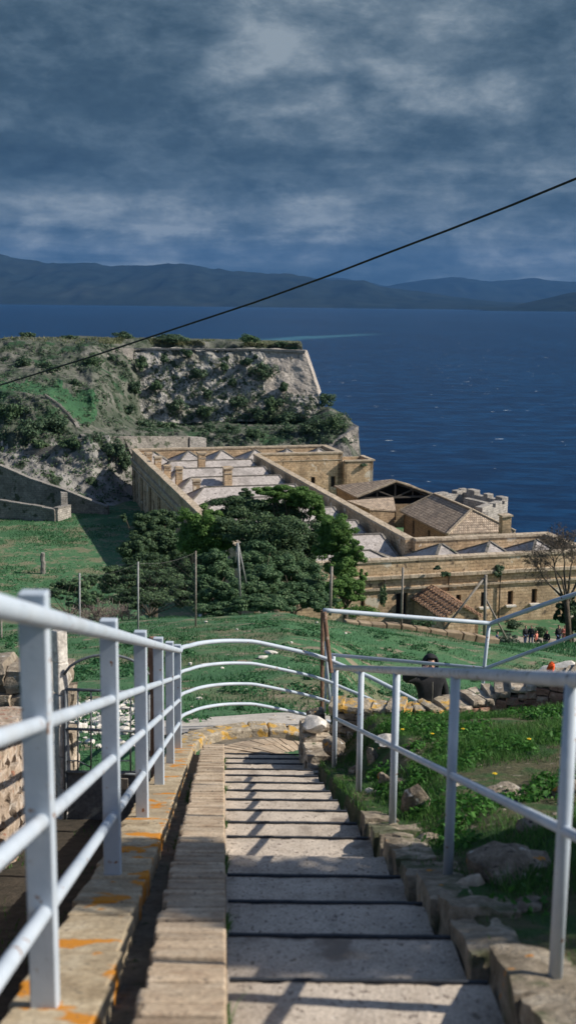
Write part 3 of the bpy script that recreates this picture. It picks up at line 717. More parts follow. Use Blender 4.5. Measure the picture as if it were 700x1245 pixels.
def window_part(P, h, sill=True, arch=False, mat='dark'):
    a, b, c, e = h; mb = MB()
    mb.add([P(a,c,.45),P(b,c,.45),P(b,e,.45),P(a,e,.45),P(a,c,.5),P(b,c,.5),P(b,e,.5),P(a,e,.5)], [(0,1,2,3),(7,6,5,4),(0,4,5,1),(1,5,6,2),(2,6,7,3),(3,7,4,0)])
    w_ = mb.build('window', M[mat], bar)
    # thin frame with one mullion
    fr = MB(); m_ = (a+b)/2
    for (s0, z0, s1, z1) in ((a+.05,c,a+.05,e),(b-.05,c,b-.05,e),(m_,c,m_,e)): fr.bar(P(s0,z0,.38), P(s1,z1,.38), .08, .08, up=(1,0,0))
    o = fr.build('frame', M['wood'], bar); o.parent = w_; 
    if sill:
        sl = MB(); sl.bar(P(a-.22,c-.09,-.1), P(b+.22,c-.09,-.1), .55, .17); o = sl.build('sill', M['whitestone'], bar); o.parent = w_
    return w_
FOOT = [(-18.5,-9),(15,-9),(15,0),(0,0),(0,67),(13.8,67),(13.8,76.5),(-18.5,76.5)]
fp = [B2(*p) for p in FOOT]
front_px = [(438,443,726,746),(481,495,721,748),(554,560,723,731),(584,590,720,737.5),(616.5,623,718.5,735),(645.5,652,716,733),(668,694,749,775)]
hf_ = holes_px(front_px, fp[0], fp[1])
left_h = [(6+i*4.3, 7.1+i*4.3, ZT-6.6, ZT-4.2) for i in range(18)]          # on the long left side (runs from rear to front)
rear_h = holes_px([(402,407.5,579,592),(378,383,580,588)], fp[4], fp[5])
court_h = [(8+i*7.0, 9.1+i*7.0, ZT-5.6, ZT-3.6) for i in range(8)]
mbw = MB(); Pf = {}
segs = [(0,1,hf_),(1,2,[]),(2,3,[]),(3,4,court_h),(4,5,rear_h),(5,6,[]),(6,7,[]),(7,0,left_h)]
for (i, j, hs) in segs: Pf[i] = facade(mbw, fp[i], fp[j], ZB, ZT, WT, hs)
mbw.build('wall', M['ochre'], bar, uv=True)
for k, h in enumerate(hf_):
    w_ = window_part(Pf[0], h, sill=(k in (3,4,5)))
    if k == 1: w_.name = 'door'
    if k == 6: w_.name = 'archway'
for h in rear_h: window_part(Pf[4], h, sill=False)
for h in left_h: window_part(Pf[7], h, sill=False)
# arch head over the dark archway
a, b, c, e = hf_[6]; mb = MB(); m_ = (a+b)/2; rr_ = (b-a)/2; pts = []
for k in range(9):
    t0 = math.pi*k/9; t1 = math.pi*(k+1)/9
    q0 = (m_-rr_*math.cos(t0), e-rr_*.55+rr_*.55*math.sin(t0)); q1 = (m_-rr_*math.cos(t1), e-rr_*.55+rr_*.55*math.sin(t1))
    mb.add([Pf[0](q0[0],q0[1],-.004), Pf[0](q1[0],q1[1],-.004), Pf[0](q1[0],e+.002,-.004), Pf[0](q0[0],e+.002,-.004),
            Pf[0](q0[0],q0[1],.4), Pf[0](q1[0],q1[1],.4)], [(0,1,2,3),(0,4,5,1)])
mb.build('arch_head', M['ochre'], bar, uv=True)
# copings and string courses
def course(name, i, j, z, out, h, mat, s_step=1.3):
    p0 = Vector((*fp[i],0)); p1 = Vector((*fp[j],0)); d = (p1-p0).normalized(); n = Vector((-d.y, d.x, 0)); L = (p1-p0).length; mb = MB()
    k = max(1, int(L/s_step))
    for q in range(k):
        a = p0+d*(L*q/k+.015); b = p0+d*(L*(q+1)/k-.015); o_ = n*((WT-out*2)/2 if name == 'coping' else -out/2+.02); dz = random.uniform(-.02,.02)
        wd = WT+out*2 if name == 'coping' else out+.04
        o_ = n*(WT/2) if name == 'coping' else n*(.02-out/2)
        mb.bar(a+o_+Vector((0,0,z+dz)), b+o_+Vector((0,0,z+dz)), wd, h)
    return mb.build(name, M[mat], bar, uv=True)
for (i, j, _) in segs: course('coping', i, j, ZT+.12+.003*i, .1, .24, 'ochrecope')
course('string_course', 0, 1, ZT-1.42, .34, .30, 'ochrecope'); course('string_course', 0, 1, ZT-2.55, .2, .2, 'ochrecope')
course('string_course', 7, 0, ZT-1.4, .3, .35, 'ochrecope'); course('string_course', 7, 0, ZT-2.5, .18, .2, 'ochrecope')
course('string_course', 4, 5, ZT-1.0, .08, .12, 'ochrecope')
# pilaster strips of the long shaded side
for i in range(9):
    mb = MB(); s = 3.6+i*8.6
    mb.bar(Pf[7](s, ZB, -.12), Pf[7](s, ZT-2.62, -.12), .9, .3, up=(1,0,0)); mb.build('pilaster', M['ochre'], bar, uv=True)
# roof deck and hips
def poly_slab(name, pts, z, mat):
    V = [B3(u, v, z) for u, v in pts]; W = [p-Vector((0,0,.3)) for p in V]; n = len(V)
    F = [tuple(range(n)), tuple(reversed(range(n, 2*n)))]
    return link_mesh(name, [tuple(p) for p in V+W], F, M[mat], bar, uv=True)
in_ = WT+.01
poly_slab('roof_deck', [(-18.5+in_,-9+in_),(15-in_,-9+in_),(15-in_,-in_),(-in_,-in_),(-in_,67+in_),(13.8-in_,67+in_),(13.8-in_,76.5-in_),(-18.5+in_,76.5-in_)], ZT-2.3, 'plaster')
def hip(u0, u1, v0, v1, zb, zt, r0, r1):
    vm = (v0+v1)/2; nu = 14; V = []; F = []
    b = [B3(u0,v0,zb),B3(u1,v0,zb),B3(u1,v1,zb),B3(u0,v1,zb)]; j = lambda: random.uniform(-.05,.05)
    t0 = B3(r0+j(),vm+j(),zt+j()); t1 = B3(r1+j(),vm+j(),zt+j())
    V = b+[t0,t1]; F = [(0,1,5,4),(1,2,5),(2,3,4,5),(3,0,4)]
    rf = link_mesh('roof', [tuple(p) for p in V], F, M['plaster'], bar, uv=True)
    m = MB(); segs_ = [(t0,t1)] if (t1-t0).length > 1 else []
    for a, b in segs_+[(b[0],t0),(b[3],t0),(b[1],t1),(b[2],t1)]:
        n = max(2, int((b-a).length/.9))
        for i in range(n): m.bar(a.lerp(b, i/n)+Vector((0,0,.02+random.uniform(-.015,.015))), a.lerp(b, (i+.94)/n)+Vector((0,0,.02)), .26, .14)
    o = m.build('ridge_tiles', M['oldwall'], bar); o.parent = rf
    return rf
zb_, zt_ = ZT-2.0, ZT-.05
hip(-17.6,-1.3,-8.1,-.6, zb_, zt_+.2, -12.5, -6.0)
for k in range(1, 9):
    vc = -4.5+8.5*k; hip(-17.6,-.9,vc-4.15,vc+4.15, ZT-2.45, zt_-.05+random.uniform(-.08,.08), -14.2, -1.9)
for u in (1.25,6.35,11.4): hip(u-2.55,u+2.55,-8.2,-.8, ZT-1.35, zt_+.5, u-.05, u+.05)
for u in (-15.6,-10.2,-4.8,.6,6.0,11.2): hip(u-2.7,u+2.7,67.9,75.6, ZT-1.5, zt_+.3, u-.05, u+.05)
# chimneys
for (px, yt, yb, wpx) in [(181,550,565,8),(192.3,555,574,8.5),(203.6,565.5,583,8.5),(217.5,567.5,590,9),(245,550,573,9.5),(276.5,567.5,593,11),(239,582.5,600,9)]:
    p = PZ(px, yb, CAMZ-(ZT-1.35)); D = p.y; h = (yb-yt)/FPX*D*1.02; wd = wpx/FPX*D
    mb = MB(); mb.box((p.x,p.y,p.z+h/2-.45), (wd*.9,wd*1.0,h+.9), ROTB, .05)
    ch = mb.build('chimney', M['ochre'], bar, uv=True)
    mb = MB(); mb.box((p.x,p.y,p.z+h-.12), (wd*1.12,wd*1.2,.26), ROTB, .04); mb.box((p.x,p.y,p.z+h*.72), (wd*1.0,wd*1.1,.14), ROTB, .03)
    o = mb.build('cap', M['ochrecope'], bar, uv=True); o.parent = ch
# low annexe at the sea end of the rear wing
mb = MB(); mbz = ZT-1.25
pp = [B2(13.85,66.2),B2(18.7,66.2),B2(18.7,72),B2(13.85,72)]
for i in range(4): facade(mb, pp[i], pp[(i+1)%4], ZB, mbz, .5)
mb.build('annexe_wall', M['ochre'], bar, uv=True)
mb = MB(); mb.bar(Vector((*pp[0],mbz+.1))+Vector((0,.2,0)), Vector((*pp[1],mbz+.1))+Vector((0,.2,0)), .7, .2); mb.bar(Vector((*pp[1],mbz+.1)), Vector((*pp[2],mbz+.1)), .7, .2)
mb.build('coping', M['ochrecope'], bar, uv=True)
V = [B3(14.2,66.6,mbz-1),B3(18.3,66.6,mbz-1),B3(18.3,71.6,mbz-1),B3(14.2,71.6,mbz-1)]
link_mesh('roof_deck', [tuple(p) for p in V], [(0,1,2,3)], M['plaster'], bar, uv=True)
# drain pipes and climbing plants on the front
for px in (605,489.0,): pass
for (px, y0, y1) in [(604.5,698,758),(544,695,718),(466,704,726)]:
    s, z0 = on_facade(px, y0, fp[0], fp[1]); s, z1 = on_facade(px, y1, fp[0], fp[1])
    mb = MB(); mb.tube([Pf[0](s,z0,-.36), Pf[0](s,z0-.5,-.14), Pf[0](s,z1,-.14)], .07, 7); mb.build('drain_pipe', M['wood'], bar, smooth=True)

# lean-to shed with red tiles against the front
def tile_roof_faces(V, F, name, mat, parent): return link_mesh(name, [tuple(p) for p in V], F, M[mat], parent, uv=True)
ur = 1.9
s_r, _ = on_facade(523, 712, fp[0], fp[1]); ur = -18.5+s_r
Zr = on_facade(523, 711.5, fp[0], fp[1])[1]; hw = 1.75; L_ = 7.6; ze = Zr-1.15
shed = thing('tiled_shed', (*B2(ur,-9-L_/2), CAMZ-30), 'small stone lean-to with a red clay tiled roof built against the barracks front', 'shed')
mb = MB(); q = [B2(ur-hw+.15,-9.0-L_+.2),B2(ur+hw-.15,-9.0-L_+.2),B2(ur+hw-.15,-9.01),B2(ur-hw+.15,-9.01)]
facade(mb, q[0], q[1], ZB, ze-.02, .35); facade(mb, q[1], q[2], ZB, ze-.02, .35)
Ps = facade(mb, q[3], q[0], ZB, ze-.02, .35, [(3.4,4.4,ze-2.9,ze-.8),(5.6,6.3,ze-2.0,ze-1.2)])
mb.add([(*q[0],ze-.02),(*q[1],ze-.02),tuple(B3(ur,-9-L_+.2,Zr-.1))], [(0,1,2)])
mb.build('wall', M['ochre'], shed, uv=True)
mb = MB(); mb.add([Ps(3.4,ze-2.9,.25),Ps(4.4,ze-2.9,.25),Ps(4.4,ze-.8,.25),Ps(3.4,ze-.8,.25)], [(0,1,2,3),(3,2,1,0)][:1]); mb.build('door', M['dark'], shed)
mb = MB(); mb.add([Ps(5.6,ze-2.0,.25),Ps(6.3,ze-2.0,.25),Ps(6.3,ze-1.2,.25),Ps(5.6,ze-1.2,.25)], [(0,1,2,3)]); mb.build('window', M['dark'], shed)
V = []; F = []
for (sg) in (-1, 1):
    b = len(V); nseg = 12
    for k in range(nseg):      # rows of round tiles running down the slope
        v0 = -9-L_+L_*k/nseg; v1 = -9-L_+L_*(k+1)/nseg; jz = random.uniform(-.03,.03)
        for t in range(4):
            ua, ub = t/4, (t+1)/4; lift = .07
            za = Zr+(ze-Zr)*ua+jz+.0; zb2 = Zr+(ze-Zr)*ub+jz+lift
            for vv0, vv1, hh in ((v0, v0+(v1-v0)*.28, 0), (v0+(v1-v0)*.28, v0+(v1-v0)*.72, .12), (v0+(v1-v0)*.72, v1, 0)):
                b = len(V); u0_, u1_ = ur+sg*(hw+.2)*ua, ur+sg*(hw+.2)*ub
                V += [B3(u0_,vv0,za+hh),B3(u0_,vv1,za+hh),B3(u1_,vv1,zb2+hh),B3(u1_,vv0,zb2+hh)]
                V += [p-Vector((0,0,.15)) for p in V[b:b+4]]
                F += [(b,b+1,b+2,b+3) if sg < 0 else (b+3,b+2,b+1,b),(b+4,b+5,b+1,b),(b+5,b+6,b+2,b+1),(b+6,b+7,b+3,b+2),(b+7,b+4,b,b+3)]
tile_roof_faces(V, F, 'roof', 'redtile', shed)

# ------------------------------------------------------------------ courtyard and seaward buildings with brown tiled roofs
def roofmesh(parent, V, F, mat='rooftile', th=.22, name='roof'):
    V = [Vector(p) for p in V]; n = len(V); W = [p-Vector((0,0,th)) for p in V]; FF = list(F)
    edges = {}
    for f in F:
        for a, b in zip(f, f[1:]+f[:1]): edges[(a,b)] = 1
    for f in F: FF.append(tuple(i+n for i in reversed(f)))
    for (a, b) in list(edges):
        if (b, a) not in edges: FF.append((b, a, a+n, b+n))
    return link_mesh(name, [tuple(p) for p in V+W], FF, M[mat], parent, uv=True)
def hiphouse(name, label, c, lu, lv, ze, zr, setn, setf, zb, holes=(), ridge_white=True, mat='rooftile'):
    """c = near-left eave corner in plan, lu across, lv away"""
    c = Vector(c); P = lambda u, v, z: Vector((c.x+cu.x*u+av.x*v, c.y+cu.y*u+av.y*v, z))
    h = thing(name, P(lu/2, lv/2, zb), label, 'building')
    V = [P(0,0,ze),P(lu,0,ze),P(lu,lv,ze),P(0,lv,ze),P(lu/2,setn,zr),P(lu/2,lv-setf,zr)]
    roofmesh(h, V, [(0,1,4),(1,2,5,4),(2,3,5),(3,0,4,5)], mat)
    mb = MB(); i = .45; q = [P(i,i,0).xy,P(lu-i,i,0).xy,P(lu-i,lv-i,0).xy,P(i,lv-i,0).xy]
    facade(mb, q[0], q[1], zb, ze-.1, .5); facade(mb, q[1], q[2], zb, ze-.1, .5); facade(mb, q[2], q[3], zb, ze-.1, .5)
    Pw = facade(mb, q[3], q[0], zb, ze-.1, .5, list(holes)); mb.build('wall', M['rearstone'], h, uv=True)
    for (a, b, cc, e) in holes:
        m = MB(); m.add([Pw(a,cc,.3),Pw(b,cc,.3),Pw(b,e,.3),Pw(a,e,.3)], [(0,1,2,3)]); m.build('window', M['dark'], h)
    if ridge_white:
        m = MB(); up = Vector((0,0,.06))
        for a, b in ((4,5),(0,4),(1,4),(3,5)): 
            k = 10
            for s in range(k): m.bar(V[a].lerp(V[b], s/k)+up, V[a].lerp(V[b], (s+.93)/k)+up, .34, .18)
        m.build('ridge_tiles', M['ochrecope'], h, uv=True)
    return h, P, V
ncl = PZ(543.5, 649.5, 27.3); fcl = PZ(481, 621, 27.3)
lvC = (fcl-ncl).length
hC, PC, VC = hiphouse('tiled_building', 'long building with a brown hipped tile roof and white ridge behind the front parapet', (ncl.x, ncl.y), 9.0, lvC, CAMZ-27.3, CAMZ-25.0, 3.2, 1.0, CAMZ-33,
    holes=[(3.2,3.9,CAMZ-29.8,CAMZ-28.0),(8.6,9.4,CAMZ-30.2,CAMZ-28.2),(12.2,12.8,CAMZ-29.6,CAMZ-28.6)])
p = PZ(613, 645, 26.3); mb = MB(); mb.box((p.x,p.y,p.z+.3), (1.1,1.0,3.0), ROTB, .05); ch = mb.build('chimney', M['ochre'], hC, uv=True)
mb = MB(); mb.box((p.x,p.y,p.z+1.85), (1.4,1.3,.25), ROTB, .04); o = mb.build('cap', M['ochrecope'], hC, uv=True); o.parent = ch
# gable-ended building with an open truss
nA = PZ(433, 604.5, 26.4)
luA, lvA = 11.6, 10.6; zeA, zrA = CAMZ-26.4, CAMZ-24.3
PA = lambda u, v, z: Vector((nA.x+cu.x*u+av.x*v, nA.y+cu.y*u+av.y*v, z))
hA = thing('truss_building', PA(luA/2, lvA/2, CAMZ-33), 'building with a brown tiled roof whose gable is open and shows its timber truss', 'building')
V = [PA(0,0,zeA),PA(luA,0,zeA),PA(luA,lvA,zeA),PA(0,lvA,zeA),PA(luA/2,0,zrA),PA(luA/2,2.0,zrA)]
roofmesh(hA, V, [(0,4,5,3),(4,1,2,5),(3,5,2)])
mb = MB(); q = [PA(.3,.5,0).xy,PA(luA-.3,.5,0).xy,PA(luA-.3,lvA-.3,0).xy,PA(.3,lvA-.3,0).xy]
facade(mb, q[0], q[1], CAMZ-33, zeA-1.3, .5, [(1.3,2.9,CAMZ-30,zeA-1.7),(4.6,5.8,CAMZ-30,zeA-1.7),(8,9.4,CAMZ-30,zeA-1.7)]); facade(mb, q[1], q[2], CAMZ-33, zeA-.1, .5); facade(mb, q[2], q[3], CAMZ-33, zeA-.1, .5); facade(mb, q[3], q[0], CAMZ-33, zeA-.1, .5)
mb.build('wall', M['rearstone'], hA, uv=True)
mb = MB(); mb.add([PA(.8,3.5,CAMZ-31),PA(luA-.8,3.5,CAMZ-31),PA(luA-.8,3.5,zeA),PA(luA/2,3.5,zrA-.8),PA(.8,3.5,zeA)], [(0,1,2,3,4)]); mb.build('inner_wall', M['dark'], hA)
mb = MB(); k = .12; A0, A1, AP = PA(.5,.3,zeA-.25), PA(luA-.5,.3,zeA-.25), PA(luA/2,.3,zrA-.25)
mb.bar(A0, A1, .22, .25); mb.bar(A0, AP, .2, .25); mb.bar(AP, A1, .2, .25); mb.bar(PA(luA/2,.3,zeA-.25), AP, .2, .2, up=(1,0,0))
for s in (.25, .75):
    t_ = A0.lerp(AP, .5) if s < .5 else A1.lerp(AP, .5); mb.bar(PA(luA/2,.3,zeA-.25), t_, .18, .18); mb.bar(A0.lerp(A1, s), t_, .15, .15, up=(1,0,0))
mb.build('truss', M['truss'], hA)
mb = MB(); 
for a, b in ((0,4),(4,1)):
    for s in range(10): mb.bar(V[a].lerp(V[b], s/10)+Vector((0,-.05,.05)), V[a].lerp(V[b], (s+.95)/10)+Vector((0,-.05,.05)), .45, .2)
mb.build('verge', M['ochrecope'], hA, uv=True)
# low lean-to roof between them
q4 = [PZ(449,618.5,26.6), PZ(481,620,27.1), PZ(478,604.5,26.3), PZ(421,608.5,25.9)]
hb = thing('courtyard_shed', q4[0].lerp(q4[2], .5)-Vector((0,0,5)), 'low shed with a single-pitch brown tiled roof between the two tiled buildings', 'shed')
roofmesh(hb, q4, [(0,1,2,3)])
mb = MB(); qq = [p.xy for p in q4]; ctr = (q4[0]+q4[1]+q4[2]+q4[3])/4
qi = [(p.lerp(ctr, .06)) for p in q4]
for i in range(4): mb.add([(qi[i].x,qi[i].y,CAMZ-33),(qi[(i+1)%4].x,qi[(i+1)%4].y,CAMZ-33),tuple(qi[(i+1)%4]-Vector((0,0,.2))),tuple(qi[i]-Vector((0,0,.2)))], [(0,1,2,3)])
mb.build('wall', M['rearstone'], hb, uv=True)
# small tiled roof sloping behind the front parapet at the far right of the long one
# grey stone battery with merlons above the water
zc = CAMZ-26.0
A = PZ(527,599,26); Bq = PZ(563,594,26); Cq = PZ(617,606,26); Dq = PZ(585,621,26.4)
bat = thing('battery', (A+Cq)/2-Vector((0,0,6)), 'roofless grey stone gun battery with square merlons beside the sea', 'fort')
def batwall(a, b, z1, th=1.0, mer=None):
    mb = MB(); facade(mb, a.xy, b.xy, CAMZ-40, z1, th); mb.build('wall', M['greystone'], bat, uv=True)
    if mer:
        d = (b-a); L = d.length; d = Vector((d.x,d.y,0)).normalized(); n = Vector((-d.y,d.x,0))
        for (s0, s1, h) in mer:
            m = MB(); m.bar(Vector((a.x,a.y,z1+h/2))+d*s0*L+n*th/2, Vector((a.x,a.y,z1+h/2))+d*s1*L+n*th/2, th+.05, h); m.build('merlon', M['greystone'], bat, uv=True)
batwall(Dq, Cq, zc-.6, 1.0, [(.02,.40,.6),(.52,.76,.5),(.86,.99,.4)])
batwall(Cq, Bq, zc-.3, 1.0, [(.0,.15,.5),(.32,.42,.5),(.62,.80,.6),(.93,1,.4)])
batwall(Bq, A, zc-.4, 1.0, [(.1,.4,.4),(.7,1,.4)])
batwall(A, Dq, zc-1.6, 1.0, [(.25,.46,.7),(.58,.72,.8),(.82,.9,.9),(.94,1,1.0)])
m = MB(); e1 = PZ(592,612,26.3); e2 = PZ(566,606,26.3); m.bar(e2-Vector((0,0,.7)), e1-Vector((0,0,.7)), .8, 1.6); m.build('inner_wall', M['greystone'], bat, uv=True)
mb = MB(); mb.add([A-Vector((0,0,3.4)),Dq-Vector((0,0,3.2)),Cq-Vector((0,0,3.4)),Bq-Vector((0,0,3.4))], [(0,1,2,3)]); mb.build('deck', M['greystone'], bat, uv=True)
# ================================================================== STAIRS
def S(x0, D, dz=0): return Vector((x0-.057*D, D, CAMZ-(SL0+SL1*D)+dz))
SX0, SX1 = .014, .735
KD0, KT, KR = 2.9, .5, .1594
KZ0 = CAMZ-1.840
stair = thing('staircase', S(.37, 6, -.3), 'long flight of shallow concrete steps with dark edges running down to the landing', 'stairs')
for k in range(-4, 16):
    D1 = KD0+KT*k; D0 = D1-KT-.03; z = KZ0-KR*k
    mb = MB(); nx, ny = 30, 8
    # tread surface with slightly worn far edge
    V = []
    for j in range(ny+1):
        for i in range(nx+1):
            u, v = i/nx, j/ny; D = D0+(D1-D0)*v; x0 = SX0+(SX1-SX0)*u
            dz = .004*noise.noise(Vector((x0*4, D*4, k)))-(.006 if v == 1 else 0)+.003*noise.noise(Vector((x0*14, D*14, k)))
            dd = (.009*noise.noise(Vector((x0*6, k*3.3, 1)))-.012*max(0, noise.noise(Vector((x0*11, k*7.3, 4)))-.25)*4) if v == 1 else 0
            V.append((x0-.057*D, D+dd, z+dz))
    F = [(j*(nx+1)+i, j*(nx+1)+i+1, (j+1)*(nx+1)+i+1, (j+1)*(nx+1)+i) for j in range(ny) for i in range(nx)]
    b = len(V); V += [(x, y, z-.26) for (x, y, _) in V[ny*(nx+1):]]
    F += [(ny*(nx+1)+i, ny*(nx+1)+i+1, b+i+1, b+i) for i in range(nx)]
    st = link_mesh('step', V, F, M['step'], stair)
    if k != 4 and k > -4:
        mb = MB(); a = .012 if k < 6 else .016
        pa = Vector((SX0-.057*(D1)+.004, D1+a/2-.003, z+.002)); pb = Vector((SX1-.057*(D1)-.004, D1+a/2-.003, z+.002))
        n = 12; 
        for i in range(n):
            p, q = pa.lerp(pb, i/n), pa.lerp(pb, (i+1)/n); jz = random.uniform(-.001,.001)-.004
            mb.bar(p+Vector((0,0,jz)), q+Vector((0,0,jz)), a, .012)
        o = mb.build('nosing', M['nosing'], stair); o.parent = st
# brick edge (bricks laid across) left of the steps
mb = MB(); D = .6
while D < 10.45:
    w = random.uniform(.042, .088); dz = random.uniform(-.006, .006)
    x0a, x0b = -.200+random.uniform(-.012,.012), SX0-.004
    c = S((x0a+x0b)/2, D+w/2, .012+dz-.05); rot = Matrix.Rotation(-math.atan(SL1), 3, 'X') @ Matrix.Rotation(random.uniform(-.02,.02), 3, 'Z')
    mb.box(c, (x0b-x0a, w*.95, .10), rot, .003, .97); D += w+random.choice((.003,.004,.007))
o = mb.build('brick_edge', M['brick'], stair); bevel(o, .006, 2)
mb = MB(); mb.bar(S(-.10, .5, -.10), S(-.10, 10.5, -.10), .19, .16); mb.build('bedding', M['mortar'], stair)
# drain channel
mb = MB(); mb.bar(S(-.25, .5, -.10), S(-.25, 10.4, -.10), .14, .04); mb.build('drain_channel', M['channel'], stair)
# left kerb of long stones carrying the railing
mb = MB(); D = .6
while D < 10.6:
    w = random.uniform(.10, .20); dz = random.uniform(-.004,.004)
    xa, xb = -.500+random.uniform(-.008,.008), -.286+random.uniform(-.005,.005)
    mb.box(S((xa+xb)/2, D+w/2, dz-.16), (xb-xa, w*1.045, .32), Matrix.Rotation(-math.atan(SL1), 3, 'X'), .003, .985); D += w+.002
kerb = mb.build('kerb', M['kerb'], stair); bevel(kerb, .007, 2)
# right kerb of irregular flagstones
mb = MB(); D = .8
while D < 5.9:
    w = random.uniform(.16, .46)
    xa = SX1+.006; xb = .925+random.uniform(-.03,.05)
    mb.stone(S((xa+xb)/2, D+w/2, -.030+random.uniform(-.014,.014)-.12), (xb-xa, w*1.02, .28), Matrix.Rotation(-math.atan(SL1)+random.uniform(-.05,.05), 3, 'X') @ Matrix.Rotation(random.uniform(-.08,.08),3,'Y'), D*7, .04, .055, 6); D += w
    if random.random() < .35: D += .02
o = mb.build('flagstone_edge', M['flag'], stair); smooth_shade(o, 30)

# landing: fan of bricks and outer kerb arc
landing = thing('landing', (-.1, 11.2, CAMZ-4.6), 'curved brick landing where the steps turn right, edged with lichen-yellow stones', 'landing')
LZ = lambda X, D: CAMZ-(4.30+.16*max(0,(D-10.4))+.22*max(0, X+.15))
mb = MB(); piv = Vector((.42, 10.25))
for ring, (r0, r1, nb, drop) in enumerate(((.28,.66,15,.0),(.68,.98,22,.0),(1.00,1.24,30,.0))):
    for i in range(nb):
        a0 = R(188-118*i/nb); a1 = R(188-118*(i+.90)/nb); pts = []
        jz = random.uniform(-.008,.008)
        for (r, a) in ((r0,a0),(r1,a0),(r1,a1),(r0,a1)):
            X, D = piv.x+math.cos(a)*r, piv.y+math.sin(a)*r; pts.append(Vector((X, D, LZ(X, D)+jz+.02)))
        q = [p-Vector((0,0,.2)) for p in pts]
        mb.add(pts+q, [(0,3,2,1)[::-1],(4,5,6,7)[::-1],(0,1,5,4),(1,2,6,5),(2,3,7,6),(3,0,4,7)])
o = mb.build('fan_bricks', M['brick'], landing)
V = []; n = 24
for j in range(n+1):
    for i in range(n+1):
        X = -1.05+2.6*i/n; D = 10.35+1.6*j/n; V.append((X, D, LZ(X, D)-.03))
link_mesh('bed', V, [(j*(n+1)+i, j*(n+1)+i+1, (j+1)*(n+1)+i+1, (j+1)*(n+1)+i) for j in range(n) for i in range(n)], M['mortar'], landing)
arc = [Vector(p) for p in [(-.985,10.35),(-1.0,10.8),(-.93,11.2),(-.72,11.5),(-.40,11.68),(.0,11.74),(.45,11.70),(.95,11.58),(1.5,11.38)]]
def resample(P, step):
    out = [P[0]]; 
    for a, b in zip(P, P[1:]):
        m_ = max(1, int((b-a).length/step)); out += [a.lerp(b, i/m_) for i in range(1, m_+1)]
    return out
mb = MB()
for a, b in zip(resample(arc,.2), resample(arc,.2)[1:]):
    za, zb2 = LZ(*a)+.03, LZ(*b)+.03
    mb.bar((a.x,a.y,za-.06+random.uniform(-.01,.01)), (b.x,b.y,zb2-.06), .24, .22)
o = mb.build('outer_kerb', M['lichenrock'], landing); bevel(o, .02, 2)
# concrete path beyond the landing
V = []; n = 40; m_ = 10
for i in range(n+1):
    t = i/n; X = -1.5+2.9*t; Dc = 12.2+1.55*math.sin(t*1.7)-.25*t; w = 1.35
    for j in range(m_+1):
        D = Dc+w*(j/m_-.5)+.04*noise.noise(Vector((X*3, j, 0))); V.append((X+.1*math.sin(j), D, CAMZ-float(G(X, D))+.05))
pth = link_mesh('concrete_path', V, [(i*(m_+1)+j, (i+1)*(m_+1)+j, (i+1)*(m_+1)+j+1, i*(m_+1)+j+1) for i in range(n) for j in range(m_)], M['concrete'], smooth=True); tag(pth, kind='structure')
def drape(name, x0a, x0b, Da, Db, nx, nd, mat, dz):
    V = []
    for j in range(nd+1):
        D = Da+(Db-Da)*j/nd
        for i in range(nx+1):
            x0 = x0a+(x0b-x0a)*i/nx; X = x0-.057*D; V.append((X, D, CAMZ-float(G(X, D))+dz+.012*noise.noise(Vector((X*5, D*5, 2)))))
    return tag(link_mesh(name, V, [(j*(nx+1)+i, j*(nx+1)+i+1, (j+1)*(nx+1)+i+1, (j+1)*(nx+1)+i) for j in range(nd) for i in range(nx)], M[mat], smooth=True), kind='structure')
drape('lane_floor', -1.75, -.52, .5, 8.3, 24, 140, 'soil', .02)
drape('bank_earth', .748, 5.5, .5, 9.75, 110, 220, 'banksoil', .02)
# footpath in front of the barracks
V = []; n = 60; m_ = 8
for i in range(n+1):
    X = 9+26*i/n; Dc = 99.5-.10*(X-9)
    for j in range(m_+1):
        D = Dc+4.2*(j/m_-.5)+.5*noise.noise(Vector((X*.3, j*.2, 0))); V.append((X, D, CAMZ-float(G(X, D))+.06))
tag(link_mesh('footpath', V, [(i*(m_+1)+j, (i+1)*(m_+1)+j, (i+1)*(m_+1)+j+1, i*(m_+1)+j+1) for i in range(n) for j in range(m_)], M['dirtpath'], smooth=True), kind='structure')

# ------------------------------------------------------------------ RAILINGS
lr = thing('guard_railing', S(-.41, 5, 0), 'white four-bar railing on flat posts along the left kerb, curving round the landing', 'railing')
PX = -.415
for D in (.9, 2.45, 4.04, 5.57, 7.10, 8.60, 10.12):
    mb = MB(); mb.box(S(PX, D, .49), (.062, .046, 1.03)); bevel(mb.build('post', M['paint'], lr), .004, 2)
hs = (.945, .70, .47, .245)
arc2 = [Vector(p) for p in [(PX-.057*10.12,10.12),(-1.02,10.75),(-.93,11.25),(-.70,11.62),(-.38,11.85),(0,11.98),(.36,12.05),(.68,11.95),(1.15,11.78),(1.62,11.58)]]
ar = []
for i in range(len(arc2)-1):        # Catmull-Rom
    p0, p1, p2, p3 = arc2[max(i-1,0)], arc2[i], arc2[i+1], arc2[min(i+2,len(arc2)-1)]
    for s in range(6):
        t = s/6; ar.append(.5*((2*p1)+(p2-p0)*t+(2*p0-5*p1+4*p2-p3)*t*t+(3*p1-p0-3*p2+p3)*t**3))
ar.append(arc2[-1])
ln = [0]
for a, b in zip(ar, ar[1:]): ln.append(ln[-1]+(b-a).length)
base_drop = lambda s: np.interp(s, [0,1.0,2.0,2.95,3.3,4.3], [SL0+SL1*10.12,4.33,4.50,4.78,4.88,5.26])
